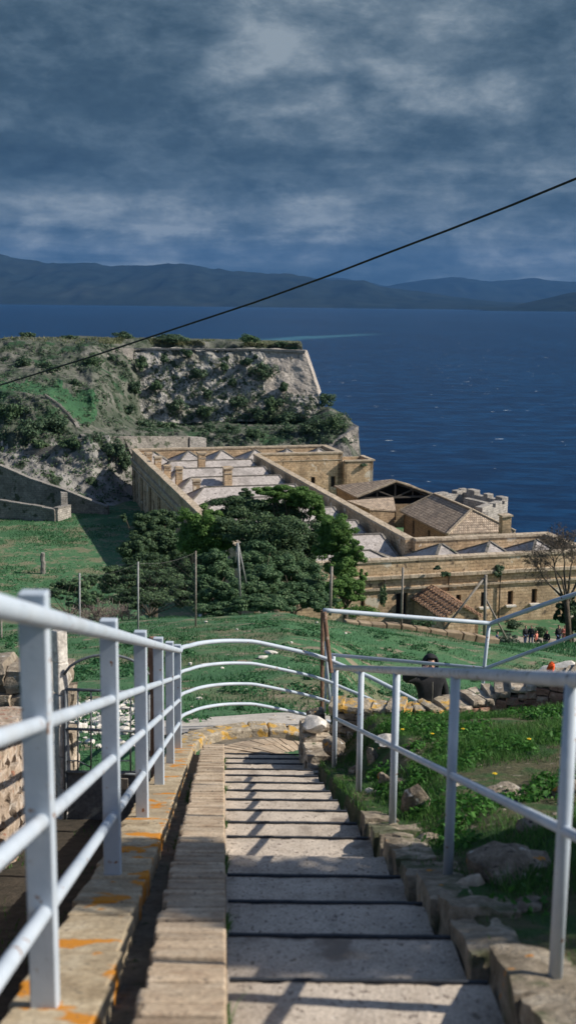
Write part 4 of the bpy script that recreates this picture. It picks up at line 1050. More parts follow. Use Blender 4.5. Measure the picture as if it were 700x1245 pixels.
for i, h in enumerate(hs):
    r = (.023, .018, .018, .018)[i]; xo = .026 if i == 0 else .006
    pts = [S(PX+xo, D, h) for D in (.3, 2.45, 4.04, 5.57, 7.1, 8.6, 10.05)]
    pts += [Vector((p.x+xo*(1-min(1,l)), p.y, CAMZ-float(base_drop(l))+h)) for p, l in zip(ar, ln) if l > .12]
    if i == 3: pts = pts[:-9]
    mb = MB(); mb.tube(pts, r, 12); mb.build('rail', M['paint'], lr, smooth=True)
for (l) in (2.93,):
    mb = MB(); p = ar[min(range(len(ln)), key=lambda q: abs(ln[q]-l))]; zb0 = CAMZ-float(base_drop(l))
    mb.tube([(p.x,p.y+.04,zb0-.1),(p.x,p.y+.04,zb0+1.0)], .021, 10); mb.build('post', M['paint'], lr, smooth=True)

rr = thing('stair_railing', S(.87, 5, 0), 'low tubular railing with a worn grey handrail on the right side of the steps', 'railing')
RX = .872; RH = .812
for D in (1.37, 2.76, 4.15, 5.56, 6.98, 8.55):
    mb = MB(); mb.tube([S(RX, D, -.06), S(RX, D, RH-.01)], .019, 12); mb.build('post', M['paint'], rr, smooth=True)
mb = MB(); mb.tube([S(RX, .2, RH), S(RX, 4, RH+.002), S(RX, 8.62, RH)], .0205, 14); mb.build('handrail', M['old_paint'], rr, smooth=True)
mb = MB(); mb.tube([S(RX, .2, .415), S(RX, 8.55, .40)], .0145, 10); mb.build('rail', M['paint'], rr, smooth=True)

ur_ = thing('upper_railing', PD(392, 850, 12.15), 'two-bar white railing beyond the steps, rising to the right from a rusty corner post', 'railing')
pA, pB, pC, pE = PD(393, 742, 12.15), PD(596, 758, 12.75), PD(672, 731, 12.4), PD(760, 702, 11.9)
mb = MB(); mb.tube([pA, pA.lerp(pB,.04), pB.lerp(pA,.03), pB, pB.lerp(pC,.1), pC, pE], .026, 12); mb.build('rail', M['paint'], ur_, smooth=True)
mb = MB(); mb.tube([PD(402, 796, 12.15), PD(588, 812.5, 12.75), PD(594, 811, 12.72), PD(700, 772, 12.25), PD(760, 750, 11.9)], .021, 12); mb.build('rail', M['paint'], ur_, smooth=True)
mb = MB(); mb.tube([PD(594, 759, 12.75), PD(588, 812, 12.75), PD(583, 880, 12.75)], .021, 10); mb.build('post', M['paint'], ur_, smooth=True)
mb = MB(); mb.tube([PD(392, 742, 12.18), PD(391.5, 800, 12.18), PD(391, 872, 12.18)], .022, 8); mb.build('post', M['rust'], ur_)
mb = MB(); mb.tube([PD(394, 744, 12.05), PD(399, 790, 12.0), PD(402.5, 818, 11.9)], .024, 8); mb.build('brace', M['rust'], ur_)
mb = MB(); mb.tube([PD(396, 780, 12.1), PD(397, 810, 12.1), PD(402, 862, 12.1)], .016, 8); mb.tube([PD(397, 800, 12.1), PD(395, 865, 12.1)], .014, 8); mb.build('brace', M['paint'], ur_, smooth=True)

# ------------------------------------------------------------------ rubble walls
def rubble(name, pts, th, topd, botd, label, mat='rubble', size=.16, seed=1, cap=None, cat='wall', group=None, round_=.011):
    """irregular stones: pts in plan, topd/botd = drop at each point"""
    rnd = random.Random(seed); P = [Vector(p) for p in pts]; L = [0]
    for a, b in zip(P, P[1:]): L.append(L[-1]+(b-a).length)
    at = lambda s: Vector((np.interp(s, L, [p.x for p in P]), np.interp(s, L, [p.y for p in P])))
    w = thing(name, (at(L[-1]/2).x, at(L[-1]/2).y, CAMZ-float(np.interp(L[-1]/2, L, botd))), label, cat, group)
    core = MB()
    for a, b in zip(np.linspace(0, L[-1], 12), np.linspace(0, L[-1], 12)[1:]):
        pa, pb = at(a), at(b); za, zb2 = CAMZ-np.interp(a, L, topd)-.06, CAMZ-np.interp(b, L, topd)-.06
        ya, yb = CAMZ-np.interp(a, L, botd), CAMZ-np.interp(b, L, botd)
        d = (pb-pa).normalized(); n = Vector((-d.y, d.x))*(th*.42)
        core.add([(pa.x-n.x,pa.y-n.y,ya),(pb.x-n.x,pb.y-n.y,yb),(pb.x-n.x,pb.y-n.y,zb2),(pa.x-n.x,pa.y-n.y,za),
                  (pa.x+n.x,pa.y+n.y,ya),(pb.x+n.x,pb.y+n.y,yb),(pb.x+n.x,pb.y+n.y,zb2),(pa.x+n.x,pa.y+n.y,za)], [(0,1,2,3),(7,6,5,4),(3,2,6,7),(0,3,7,4),(1,5,6,2)])
    core.build('core', M['mortar'], w)
    mb = MB(); H = max(b-t for b, t in zip(botd, topd)); rows = max(2, int(H/(size*.62))); capmb = MB()
    for r in range(rows+1):
        s = -rnd.random()*size*.3; rh = H/rows
        while s < L[-1]:
            ww = rnd.uniform(.6, 1.5)*size; sm = min(max(s+ww/2, 0), L[-1]); p = at(sm); q = at(min(sm+.05, L[-1])); q0 = at(max(0, sm-.05)); d = (q-q0).normalized(); n = Vector((-d.y, d.x))
            zt = CAMZ-np.interp(sm, L, topd); zb2 = CAMZ-np.interp(sm, L, botd); z = zt-rh*(r+.5)+rnd.uniform(-.01,.01)
            if z > zb2-.05:
                rot = Matrix((( d.x, n.x, 0), (d.y, n.y, 0), (0, 0, 1)))
                hh = rh*rnd.uniform(.75, 1.0)
                if r == 0:
                    (capmb if cap else mb).stone((p.x, p.y, z+rnd.uniform(-.01,.02)), (ww*1.02, th*rnd.uniform(.95,1.12), hh*1.05), rot @ Matrix.Rotation(rnd.uniform(-.15,.15),3,'Y'), rnd.random()*99, .22, .13)
                else:
                    for side in (-1, 1):
                        c = Vector((p.x, p.y))+n*side*(th/2-size*.22+rnd.uniform(-.015,.015)*size*6)
                        mb.stone((c.x, c.y, z), (ww*.98, size*.6, hh*1.0), rot @ Matrix.Rotation(rnd.uniform(-.08,.08),3,'Y'), rnd.random()*99, .12, .10)
            s += ww
    o = mb.build('stones', M[mat], w); smooth_shade(o, 28)
    if cap: o = capmb.build('capstones', M[cap], w); smooth_shade(o, 28)
    return w
# end wall on the right of the last steps
e0 = S(.84, 8.75); e1 = S(.80, 9.6); e2 = S(.86, 10.6)
rubble('rubble_wall', [(e0.x,e0.y),(e1.x,e1.y),(e2.x,e2.y)], .22, [3.86,3.62,3.96], [4.0,4.3,4.8], 'low rubble wall end beside the last steps, left of the grassy bank', size=.10, seed=3)
for x0_, D_, dz_, s_, m_, lab in [(.80,9.45,.30,(.13,.12,.085),'whitestone','rounded pale stone on top of the low wall end beside the last steps'),(.90,9.05,.12,(.11,.13,.08),'rock','brown stone leaning on the near end of the low wall by the last steps'),(.84,9.95,.36,(.12,.10,.07),'rock','grey stone behind the rounded pale one on the low wall end')]:
    mb = MB(); mb.rock(S(x0_, D_, dz_), s_, int(D_*10), 3, .32); o = mb.build('boulder', M[m_]); smooth_shade(o, 28); tag(o, lab, 'rock')
rubble('lichen_wall', [(.42,9.9),(.75,9.85),(1.2,9.75),(1.45,9.85)], .26, [3.53,3.50,3.50,3.50], [4.9,4.9,5,5], 'low wall topped with orange lichen stones at the edge of the bank', size=.10, seed=5, cap='lichenrock')
rubble('brick_rubble_wall', [(1.52,10.2),(1.9,10.35),(2.3,10.3),(2.8,10.1),(3.6,9.9)], .34, [3.60,3.55,3.42,3.20,2.9], [5,5,5,5,5], 'broken red brick and pale rubble wall behind the right bank', mat='redrubble', size=.11, seed=8, cap='rubble')
# left lane: side wall, far walls, pillars and gate
rubble('lane_wall', [(-1.50,2.2),(-1.66,4.5),(-1.80,6.6),(-1.86,7.35)], .42, [1.16,1.89,2.50,2.72], [2.3,3.0,3.6,3.9], 'weathered stone side wall of the lane at the far left, striped with railing shadows', mat='leftstone', size=.16, seed=11)
rubble('lane_end_wall', [(-3.6,8.35),(-2.6,8.4),(-1.78,8.4)], .4, [2.62,2.66,2.70], [4.2,4.2,4.2], 'grey stone wall across the far left behind the lane wall', size=.3, seed=12, mat='rubble')
def pillar(px, ytop, D, w, label, mat):
    p = PD(px, ytop, D); mb = MB(); rnd = random.Random(int(px)); zb0 = CAMZ-(SL0+SL1*D+.55); n = 7
    for i in range(n):
        a = zb0+(p.z-zb0)*i/n; b = zb0+(p.z-zb0)*(i+1)/n
        mb.box((p.x+rnd.uniform(-.006,.006), p.y, (a+b)/2), (w*rnd.uniform(.94,1.06)*.85, w*1.0, (b-a)*1.0), Matrix.Rotation(R(38),3,'Z'), .006, .98)
    o = mb.build('gate_pillar', M[mat]); bevel(o, .01, 2); return tag(o, label, 'pillar')
pillar(72, 766, 7.75, .095, 'pale worn stone gate pillar on the left side of the small grey gate', 'whitestone')
pillar(189, 775, 7.85, .085, 'brown stone gate pillar with an orange lichen top, right of the small grey gate', 'rust')
gate = thing('gate', PD(125, 1003, 7.7), 'small grey metal gate with a barred upper half and solid lower panel', 'gate')
def Q(px, py): return PD(px, py, 7.7)
mb = MB()
for a, b in (((80,838),(181,842)),((80,838),(80,1006)),((181,842),(181,1006)),((80,938),(181,942)),((80,886),(181,890))): mb.tube([Q(*a), Q(*b)], .011, 8)
mb.build('frame', M['grey_metal'], gate, smooth=True)
for x in (95, 111, 127, 143, 159, 170):
    mb = MB(); mb.tube([Q(x, 838), Q(x, 938)], .006, 6); mb.build('bar', M['grey_metal'], gate, smooth=True)
for (a, b) in (((80,925),(95,925)),((95,925),(111,933)),((127,925),(143,917)),((111,862),(127,862)),((143,862),(159,862)),((143,925),(159,925))):
    mb = MB(); mb.tube([Q(*a), Q(*b)], .005, 6); mb.build('bar', M['grey_metal'], gate, smooth=True)
mb = MB(); a, b = Q(80,938), Q(181,1006); mb.box(((a.x+b.x)/2, 7.72, (a.z+b.z)/2), (b.x-a.x, .012, a.z-b.z)); bevel(mb.build('panel', M['grey_metal'], gate), .002, 1)
mb = MB(); mb.box(Q(152, 952)+Vector((0,-.015,0)), (.05,.02,.08)); mb.build('lock', M['pole'], gate)
mb = MB(); mb.tube([Q(78+(181-78)*t, 820-24*math.sin(min(1,t*1.0)*math.pi)**.6 if 0 < t < 1 else 820) for t in [i/14 for i in range(15)]], .010, 8); mb.build('arch', M['grey_metal'], gate, smooth=True)

# ------------------------------------------------------------------ chain-link fence below the meadow
fence = thing('chain_link_fence', (-5, 28.5, zG(-5, 28.5)), 'sagging chain-link fence on thin posts along the lower edge of the meadow', 'fence')
fposts = [(-75,775,820,27.5),(2,750,806,28.0),(97,697,786,28.2),(168,683,770,28.8),(238,670,752,30.0)]
tops = []; bots = []
for (px, yt, yb, D) in fposts:
    t = PD(px, yt, D); b = PD(px, yb, D); mb = MB(); mb.tube([b-Vector((0,0,.4)), t], .024, 8); mb.build('post', M['polelight' if px in (97,168) else 'pole'], fence, smooth=True); tops.append(t); bots.append(b)
for i in range(1, len(tops)-1):
    mb = MB(); W = (tops[i+1]-tops[i]).length; T0, T1, B0, B1 = tops[i], tops[i+1], bots[i], bots[i+1]
    H = (T0-B0).length*.97; sp = .15; nW = int((W+H)/sp)
    def pt(s, h):
        u = min(max(s/W, 0), 1); return (B0.lerp(B1, u))*(1-h/H)+(T0.lerp(T1, u)-Vector((0,0,.12*math.sin(u*math.pi))))*(h/H)
    for k in range(nW+1):
        for dirn in (1, -1):
            # diagonal wires clipped to the panel
            s0 = k*sp-H if dirn == 1 else k*sp
            h0, h1 = 0, H; a = s0; b = s0+dirn*H
            lo, hi = min(a, b), max(a, b)
            if hi < 0 or lo > W: continue
            ts = [0, 1]
            for bound in (0, W):
                t = (bound-a)/(b-a)
                if 0 < t < 1: ts.append(t)
            ts = sorted(t for t in ts if -1e-6 <= a+(b-a)*t <= W+1e-6)
            if len(ts) >= 2: mb.tube([pt(a+(b-a)*ts[0], H*ts[0]), pt(a+(b-a)*(ts[0]+ts[-1])/2, H*(ts[0]+ts[-1])/2), pt(a+(b-a)*ts[-1], H*ts[-1])], .0011, 3, False)
    for h in (.02, .98): mb.tube([pt(W*q/8, H*h) for q in range(9)], .003, 4)
    mb.build('mesh', M['wire'], fence)
def braced(name, label, parts, grp=None):
    rt = thing(name, PD(*parts[0][1]), label, 'post', grp)
    for (nm, a, b, r, m_) in parts: mb = MB(); mb.tube([PD(*a), PD(*b)], r, 8); mb.build(nm, M[m_], rt, smooth=True)
braced('fence_post', 'pale fence post with a slanted brace among the laurel bushes', [('post',(289,660,33),(292,725,33),.035,'polelight'),('brace',(290,663,33),(299,708,33.2),.025,'polelight'),('brace',(288,664,33),(286,684,33.2),.02,'polelight')])
braced('fence_post', 'brown wooden fence post at the edge of the grass below the bright pine', [('post',(403,689,33),(401,748,33),.045,'pole')])
braced('fence_post', 'thin dark fence post in front of the barracks door', [('post',(489.5,690,37),(487.5,764,37),.038,'pole')])
braced('fence_post', 'tall dark fence post with two long slanted braces in front of the barracks', [('post',(590,699,39),(588,780,39),.055,'pole'),('brace',(588,703,39),(538,767,38.6),.04,'pole'),('brace',(590,728,39),(615,776,39.2),.035,'pole')])
# low stone edging at the bottom of the grass
pts = [(418,756,36.6),(450,759,36.8),(485,762,37),(520,766,37.3),(560,772,37.6),(604,779,38)]
w = thing('stone_edging', PD(500,766,37.1), 'long low pale stone edging along the bottom of the grass slope', 'wall'); mb = MB(); rnd = random.Random(4)
for a, b in zip(pts, pts[1:]):
    A0, B0_ = PD(*a), PD(*b); n = max(1, int((B0_-A0).length/.45))
    for i in range(n): mb.bar(A0.lerp(B0_, i/n)+Vector((0,0,rnd.uniform(-.03,.03)-.14)), A0.lerp(B0_, (i+.95)/n)+Vector((0,0,rnd.uniform(-.03,.03)-.14)), .35, .45)
o = mb.build('stones', M['ochrecope'], w); bevel(o, .03, 2)

# overhead cable
cab = [(-330,560,33),(-150,513,28),(0,468.5,25),(110,434,23),(215,399,21.3),(310,367.5,20),(400,335,18.8),(475,306,17.8),(545,279.5,16.9),(620,250,16.0),(700,217,15.2),(860,145,13.7),(1080,38,12.2)]
mb = MB(); mb.tube([PD(*c) for c in cab], .0165, 8); tag(mb.build('overhead_cable', M['cable'], smooth=True), 'black overhead cable slanting down from upper right to the left across sea and sky', 'cable')
# ================================================================== VEGETATION
def leaves(centers, radii, n_each, size, aspect=.6, flat=0.0, seed=0, hollow=.35):
    """n_each leaf quads per clump spread in the clump's volume; returns verts, faces"""
    rg = np.random.default_rng(seed); centers = np.asarray(centers, float); K = len(centers)
    radii = np.asarray(radii, float); 
    if radii.ndim == 1: radii = np.stack([radii]*3, 1)
    N = K*n_each; d = rg.normal(size=(N, 3)); d /= np.linalg.norm(d, axis=1)[:, None]
    rad = (hollow+(1-hollow)*rg.random(N))**.6
    c = np.repeat(centers, n_each, 0)+d*rad[:, None]*np.repeat(radii, n_each, 0)
    nr = d+np.array([0, 0, .35])+rg.normal(size=(N, 3))*.42; nr /= np.linalg.norm(nr, axis=1)[:, None]
    a = np.cross(nr, rg.normal(size=(N, 3))); a /= np.linalg.norm(a, axis=1)[:, None]
    b = np.cross(nr, a)
    s = size*rg.uniform(.6, 1.35, N); a *= s[:, None]; b *= (s*aspect)[:, None]
    V = np.stack([c-a*.5, c+b*.5, c+a*.5, c-b*.5], 1).reshape(-1, 3)
    F = np.arange(N*4).reshape(N, 4)
    return V, F
def clumps_in(lobes, n, rg, shell=.55, cr=.28):
    C_, R_ = [], []
    for (c, r) in lobes:
        c = np.array(c); r = np.array(r)
        m = max(6, int(n*(r[0]*r[2])/max(1e-6, max(l[1][0]*l[1][2] for l in lobes))))
        d = rg.normal(size=(m, 3)); d /= np.linalg.norm(d, axis=1)[:, None]; k = shell+(1-shell)*rg.random(m)
        C_.append(c+d*k[:, None]*r); R_.append(np.outer(rg.uniform(.7, 1.3, m)*cr, r)*np.array([1, 1, .8]))
    return np.concatenate(C_), np.concatenate(R_)
def limb_tree(base, targets, r0, rg, mb, bend=.15):
    """trunk with limbs reaching to the targets"""
    base = Vector(base); ctr = Vector(np.mean(np.array(targets), 0)); fork = base.lerp(ctr, .45)+Vector((rg.normal()*.2, rg.normal()*.2, 0))
    mb.tube([base-Vector((0,0,.5)), base.lerp(fork, .5)+Vector((rg.normal()*.1, 0, 0)), fork], [r0, r0*.8, r0*.6], 8)
    for t in targets:
        t = Vector(t); m = fork.lerp(t, .5)+Vector((rg.normal(), rg.normal(), rg.normal()))*bend
        mb.tube([fork, m, t], [r0*.45, r0*.25, r0*.08], 5)
def tree_px(name, label, cat, lobes, base, mat, n=26, n_each=90, leaf=.18, r0=.25, seed=0, group=None, cr=.28, flat=0, shell=.5, aspect=.6, bark='bark', trunk=True):
    """lobes: (px, py, D, rx_px, ry_px) crown masses, base: (px, py_or_None, D)"""
    rg = np.random.default_rng(seed+100); L = []
    for (px, py, D, rx, ry) in lobes:
        p = PD(px, py, D); k = D/FPX; L.append((tuple(p), (rx*k, (rx+ry)/2*k*.9, ry*k)))
    bx = PD(base[0], 700, base[1]).x; bz = zG(bx, base[1]); root = thing(name, (bx, base[1], bz), label, cat, group)
    C_, R_ = clumps_in(L, n, rg, shell, cr)
    # keep foliage above the ground
    V, F = leaves(C_, R_, n_each, leaf, aspect, flat, seed)
    link_mesh('crown' if trunk else 'foliage', V, F, mat, root)
    mb = MB(); idx = rg.choice(len(C_), min(len(C_), 14), replace=False); limb_tree((bx, base[1], bz), [tuple(C_[i]) for i in idx], r0, rg, mb)
    mb.build('trunk' if trunk else 'stems', M[bark], root)
    return root
tree_px('pine_tree', 'large dark spreading pine in the middle of the tree group', 'tree',
    [(300,618,72,44,18),(345,620,73,34,17),(275,640,70,30,20),(325,650,69,52,28),(375,660,70,30,24),(345,685,68,50,24),(388,645,72,14,16),(300,600,74,16,8)], (335, 70), M['leaf_dark'], 150, 190, .16, .35, 1, cr=.27, shell=.0)
tree_px('pine_tree', 'bright green pine at the right end of the tree group', 'tree',
    [(412,647,64,26,20),(397,632,65,10,12),(428,668,63,16,14),(420,688,63,24,20),(398,665,64,18,18),(424,715,62,22,16),(400,720,61,24,18),(440,702,63,8,12)], (414, 63), M['leaf_bright'], 90, 210, .12, .22, 2, cr=.28, shell=.0)
tree_px('broadleaf_tree', 'bright yellow-green tree at the left end of the group, left of the dark pine', 'tree',
    [(240,636,70,27,25),(256,655,70,30,28),(230,657,70,20,24),(262,630,71,18,16)], (248, 75), M['leaf_bright'], 90, 210, .13, .25, 3, cr=.28, shell=.0)
tree_px('broadleaf_tree', 'narrow yellow-green tree rising behind the dark pine crown', 'tree',
    [(336,599,72,26,11),(372,606,72,24,14),(388,620,72,14,15)], (350, 75), M['leaf_bright'], 60, 190, .13, .25, 13, cr=.3, shell=.0)
tree_px('dark_tree', 'dark evergreen tree below the shaded side of the barracks', 'tree',
    [(172,640,84,20,16),(198,634,86,24,16),(165,665,82,22,20),(200,665,83,28,24),(180,695,80,34,22),(225,690,80,24,20),(152,630,85,6,8)], (185, 82), M['leaf_dark'], 120, 190, .17, .3, 4, cr=.27, shell=.0)
for i, (lobes, base, lab, mt) in enumerate([
    ([(258,690,46,28,24),(248,718,44,24,20),(276,722,43,28,20),(262,742,41,34,10)], (262, 44), 'bushy laurel at the left of the shrub row behind the fence', 'leaf_mid'),
    ([(312,682,47,30,24),(325,705,45,34,24),(300,715,44,28,22),(318,735,41,40,12)], (315, 44), 'tall bushy laurel in the middle of the shrub row', 'leaf_mid'),
    ([(357,697,48,30,24),(374,715,46,28,20),(352,728,43,30,14),(387,732,43,24,12)], (362, 45), 'rounded laurel at the right of the shrub row under the bright pine', 'leaf_mid')]):
    tree_px('laurel_bush', lab, 'bush', lobes, base, M[mt], 90, 210, .10, .08, 20+i, cr=.26, shell=.0, trunk=False, group='laurel bushes behind the fence')
tree_px('dark_bush', 'dense dark bush beyond the fence, between meadow and laurels', 'bush', [(150,705,58,34,18),(195,712,56,34,20),(225,722,52,24,16),(170,728,50,44,14)], (180, 54), M['leaf_dark'], 110, 180, .12, .08, 30, cr=.25, shell=.0, trunk=False)
tree_px('dark_bush', 'low dark bush above the white railing at the left, beside the broken meadow wall', 'bush', [(86,712,60,26,11),(60,722,56,26,9),(105,728,52,24,14),(112,705,62,14,8)], (85, 56), M['leaf_mid'], 70, 150, .13, .07, 31, cr=.2, shell=.05, trunk=False)
# twiggy growth: recursive branches
def twigs(mb, p, d, L, r, depth, rg, spread=.55, up=.1, drop=.72, kids=3):
    p = Vector(p); d = Vector(d).normalized(); q = p+d*L*.5+Vector(rg.normal(size=3))*L*.04; e = p+d*L+Vector(rg.normal(size=3))*L*.06
    mb.tube([p, q, e], [r, r*.85, r*.65], 5 if depth > 1 else 3, False)
    if depth == 0: return
    for k in range(kids):
        nd = (d+Vector(rg.normal(size=3))*spread+Vector((0,0,up))).normalized()
        twigs(mb, q.lerp(e, rg.random()*.9+.1), nd, L*drop*rg.uniform(.75,1.15), max(r*.58, .009), depth-1, rg, spread, up, drop, kids)
rg = np.random.default_rng(77)
p0 = PD(692, 786, 74); rt = thing('bare_tree', p0, 'leafless grey tree at the right edge in front of the barracks', 'tree')
mb = MB(); f1 = PD(688, 728, 74); mb.tube([p0-Vector((0,0,.6)), p0.lerp(f1,.5), f1], [.22,.19,.15], 8); mb.build('trunk', M['bark'], rt, smooth=True)
mb = MB()
for (tx, ty) in ((655,668),(668,655),(684,650),(700,655),(716,662),(648,690),(728,690)):
    e = PD(tx, ty, 74+rg.normal()*.6); s = p0.lerp(f1, .75+.25*rg.random()); m_ = s.lerp(e, .45)+Vector((rg.normal()*.15,rg.normal()*.3,.1))
    mb.tube([s, m_], [.10,.06], 5, False); twigs(mb, m_, e-m_, (e-m_).length*.5, .05, 6, rg, .5, .04, .74, 3)
mb.build('branches', M['twig'], rt)
tree_px('evergreen_tree', 'dark leafy evergreen below the bare tree at the right edge', 'tree', [(690,738,76,14,16),(702,752,75,18,18),(680,750,76,8,10),(712,730,76,14,24)], (700, 76), M['leaf_dark'], 60, 150, .14, .15, 41, cr=.25, shell=.3)
p0 = PD(132, 738, 46); p0.z = zG(p0.x, 46); rt = thing('dry_bush', p0, 'leafless pinkish-grey dry bush behind the fence', 'bush'); mb = MB()
for i in range(13):
    a = rg.random()*6.28; twigs(mb, p0+Vector((rg.normal()*.35, rg.normal()*.3, .0)), (math.cos(a)*.8, math.sin(a)*.5, .9), .62, .03, 4, rg, .5, .0, .78, 3)
mb.build('twigs', M['drytwig'], rt)
# shrubs along the barracks foot
def bush_at(name, label, px, py, rx, ry, mat, group=None, D=None, leaf=None, n=16, ne=60, seed=0, trees=None, cat='bush', cr=.38, min_ne=1):
    h = PD(px, py, D) if D else hit(px, py, trees)
    if h is None: return
    k = h.y/FPX; rg_ = np.random.default_rng(seed+500); rt = thing(name, h, label, cat, group)
    r = np.array([rx*k, (rx+ry)/2*k, ry*k]); d = rg_.normal(size=(n, 3)); d /= np.linalg.norm(d, axis=1)[:, None]
    c = np.array(h)+np.array([0,-.25*r[1],.0])+d*rg_.uniform(.2,.9,n)[:, None]*r
    V, F = leaves(c, np.outer(rg_.uniform(.7,1.3,n)*cr, r), ne, leaf or max(.05, 2.6*k), .65, 0, seed)
    link_mesh('foliage', V, F, M[mat], rt)
    mb = MB(); 
    for i in range(5): mb.tube([h+Vector((0,.1*r[1],-.5*r[2])), Vector(c[i % n])], [max(.02,.5*k), .01], 4)
    mb.build('stems', M['bark'], rt); return rt
bush_at('grey_shrub', 'round silvery grey-green shrub beside the braced post in front of the barracks', 617, 776, 14, 9, 'leaf_grey', D=86, seed=1, n=20)
bush_at('green_shrub', 'green shrub at the foot of the barracks wall left of the two standing visitors', 622, 757, 12, 7, 'leaf_fort', D=103, seed=2)
bush_at('green_shrub', 'green shrub at the foot of the barracks wall right of the two standing visitors', 656, 767, 11, 9, 'leaf_mid', D=101, seed=3)
bush_at('green_shrub', 'low green shrub below the small shed', 512, 757, 15, 6, 'leaf_mid', D=92, seed=4)
bush_at('green_shrub', 'scrubby green growth under the bright pine, beside the edging', 440, 742, 24, 8, 'leaf_bright', D=50, seed=5, n=22)
bush_at('wall_plant', 'dark climber hanging on the barracks front left of the door', 466, 722, 6, 16, 'leaf_dark', D=102.6, seed=6, cat='plant')
bush_at('wall_plant', 'dark plant growing from the string course of the barracks, right of the slanted brace', 605, 693, 8, 8, 'leaf_fort', D=106.6, seed=7, cat='plant')
bush_at('wall_plant', 'small dark plant on the barracks string course above the tiled shed', 541, 698, 7, 3.5, 'leaf_dark', D=104, seed=8, cat='plant')
bush_at('wall_plant', 'tuft of weeds on the parapet course above the shed', 531, 690, 5, 2.5, 'leaf_fort', D=104, seed=9, cat='plant')
bush_at('parapet_plant', 'low scrub growing on the annexe roof at the seaward end', 438, 563, 11, 4, 'leaf_fort', D=183, seed=10, cat='plant')
# scrub on the fort: individual bushes
fort = [  # px, py, rx, ry, look
 (172,442,8,9,'dark bush at the left end of the bastion face'),(320,452,17,14,'largest dark bush high on the bastion face'),(241,453,12,8,'rounded bush in the upper middle of the bastion face'),
 (228,429,9,5,'bush on the bastion rim left of centre'),(301,440,9,6,'bush under the bastion rim, upper left of the largest one'),(214,494,14,11,'large bush low on the bastion face at the left'),
 (250,498,12,9,'bush low on the bastion face beside the large left one'),(290,487,13,10,'bush in the lower middle of the bastion face'),(316,502,13,9,'bush at the foot of the bastion near the dark hole'),
 (328,492,10,10,'narrow bush above the foot of the bastion at the right'),(350,508,16,10,'spreading bush at the right foot of the bastion'),(395,484,14,10,'dark bush at the right corner of the bastion'),
 (404,517,22,13,'big rounded bush on the terrace at the point of the fort'),(378,520,18,12,'bush on the terrace left of the big rounded one'),(349,524,16,10,'bush at the middle of the terrace above the barracks'),
 (309,528,14,8,'bush on the terrace behind the roof chimneys'),(281,524,13,7,'low bush on the terrace left of the chimneys'),(255,522,12,7,'low bush on the terrace near the pale pier'),
 (205,518,14,7,'green bush on the terrace above the low wall'),(178,516,12,7,'green bush at the left end of the terrace'),(62,447,16,9,'round bush in the middle of the left slope'),(112,440,13,12,'dark bush left of the flank wall'),
 (30,440,12,8,'scrubby bush at the left end of the slope'),(90,466,10,6,'small bush at the edge of the green shelf'),(15,500,20,14,'dark bush at the far left under the green shelf'),(40,520,24,16,'large dark bush over the left cliff'),
 (70,516,18,13,'dark bush inside the bend of the curved wall'),(88,538,16,7,'bush hanging over the cliff edge below the curved wall'),(140,546,14,12,'dark bush on the cliff beside the barracks corner'),(152,560,9,14,'dark bush in the gully next to the barracks'),
 (50,540,12,6,'small bush on the cliff top'),(97,605,14,6,'dark scrub at the foot of the cliff above the ramp'),(118,612,12,5,'low scrub at the end of the ramp wall'),
 (273,446,7,5,'small bush right of the upper middle one'),(200,437,6,5,'small bush near the left rim of the bastion'),(252,478,8,6,'small bush in the centre of the bastion face'),(345,470,7,7,'small bush right of the largest bush'),(283,465,6,5,'little bush between rim and foot of the bastion'),
 (165,470,9,8,'bush on the rocks left of the bastion face'),(190,470,8,7,'bush on the lower left of the bastion face'),(155,497,10,6,'bush among the pale rocks'),(340,490,6,5,'small bush near the clean masonry')]
for i, (px, py, rx, ry, lab) in enumerate(fort):
    q = None
    r_ = ray(px, py)
    h = HB.ray_cast(Vector((0,0,CAMZ)), r_, 1000)[0]
    D = (h.y if h is not None else 225)
    if 163 < px < 386 and 426 < py < 511: D = min(D, np.interp(py, [425,512], [233.2,225.4]))-.3
    bush_at('fort_bush', lab, px, py, rx, ry, 'leaf_fort' if i % 3 else 'leaf_dark', 'bushes growing on the fort and its cliff', D=D-.6, leaf=.42, n=20, ne=55, seed=60+i, cr=.36)
for i, (px, py, rx, ry, lab) in enumerate([(303,411,13,6,'yellow-green bush on the fort crest nearest the sea'),(152,409,14,6,'round bush on the fort crest above the flank wall'),(212,411,26,5,'long low bush in the middle of the fort crest'),(33,408,10,4,'bush at the left end of the fort crest'),(85,410,14,3,'low bush on the crest over the left slope'),(342,418,8,3,'little bush on the crest near the bastion corner')]):
    bush_at('crest_bush', lab, px, py, rx, ry, 'leaf_fort' if i else 'leaf_mid', 'bushes on the fort crest', D=243, leaf=.4, n=20, ne=60, seed=160+i)
# scattered small scrub and grasses on fort: uncountable
def tufts(N, sampler, size, mat, name, spread=1.0, seed=3, per=14, label=None):
    rg_ = np.random.default_rng(seed); C_ = []
    for i in range(N):
        px, py = sampler(rg_); r_ = ray(px, py); h = HB.ray_cast(Vector((0,0,CAMZ)), r_, 1000)[0]
        if h is None: continue
        D = h.y
        if 163 < px < 388 and 425 < py < 512: D = min(D, np.interp(py, [425,512], [233.2,225.6]))-.2
        p = r_*(D/r_.y); C_.append((p.x, p.y, CAMZ+p.z))
    C_ = np.array(C_); V, F = leaves(C_, rg_.uniform(.35, 1.0, len(C_))*size, per, size*.42, .6, 0, seed)
    return tag(link_mesh(name, V, F, M[mat]), kind='stuff', label=label, cat='vegetation' if label else None)
tufts(520, lambda g: (g.uniform(-40,160), g.uniform(418,535)), 1.0, 'leaf_fort', 'scrub', seed=5, per=22)
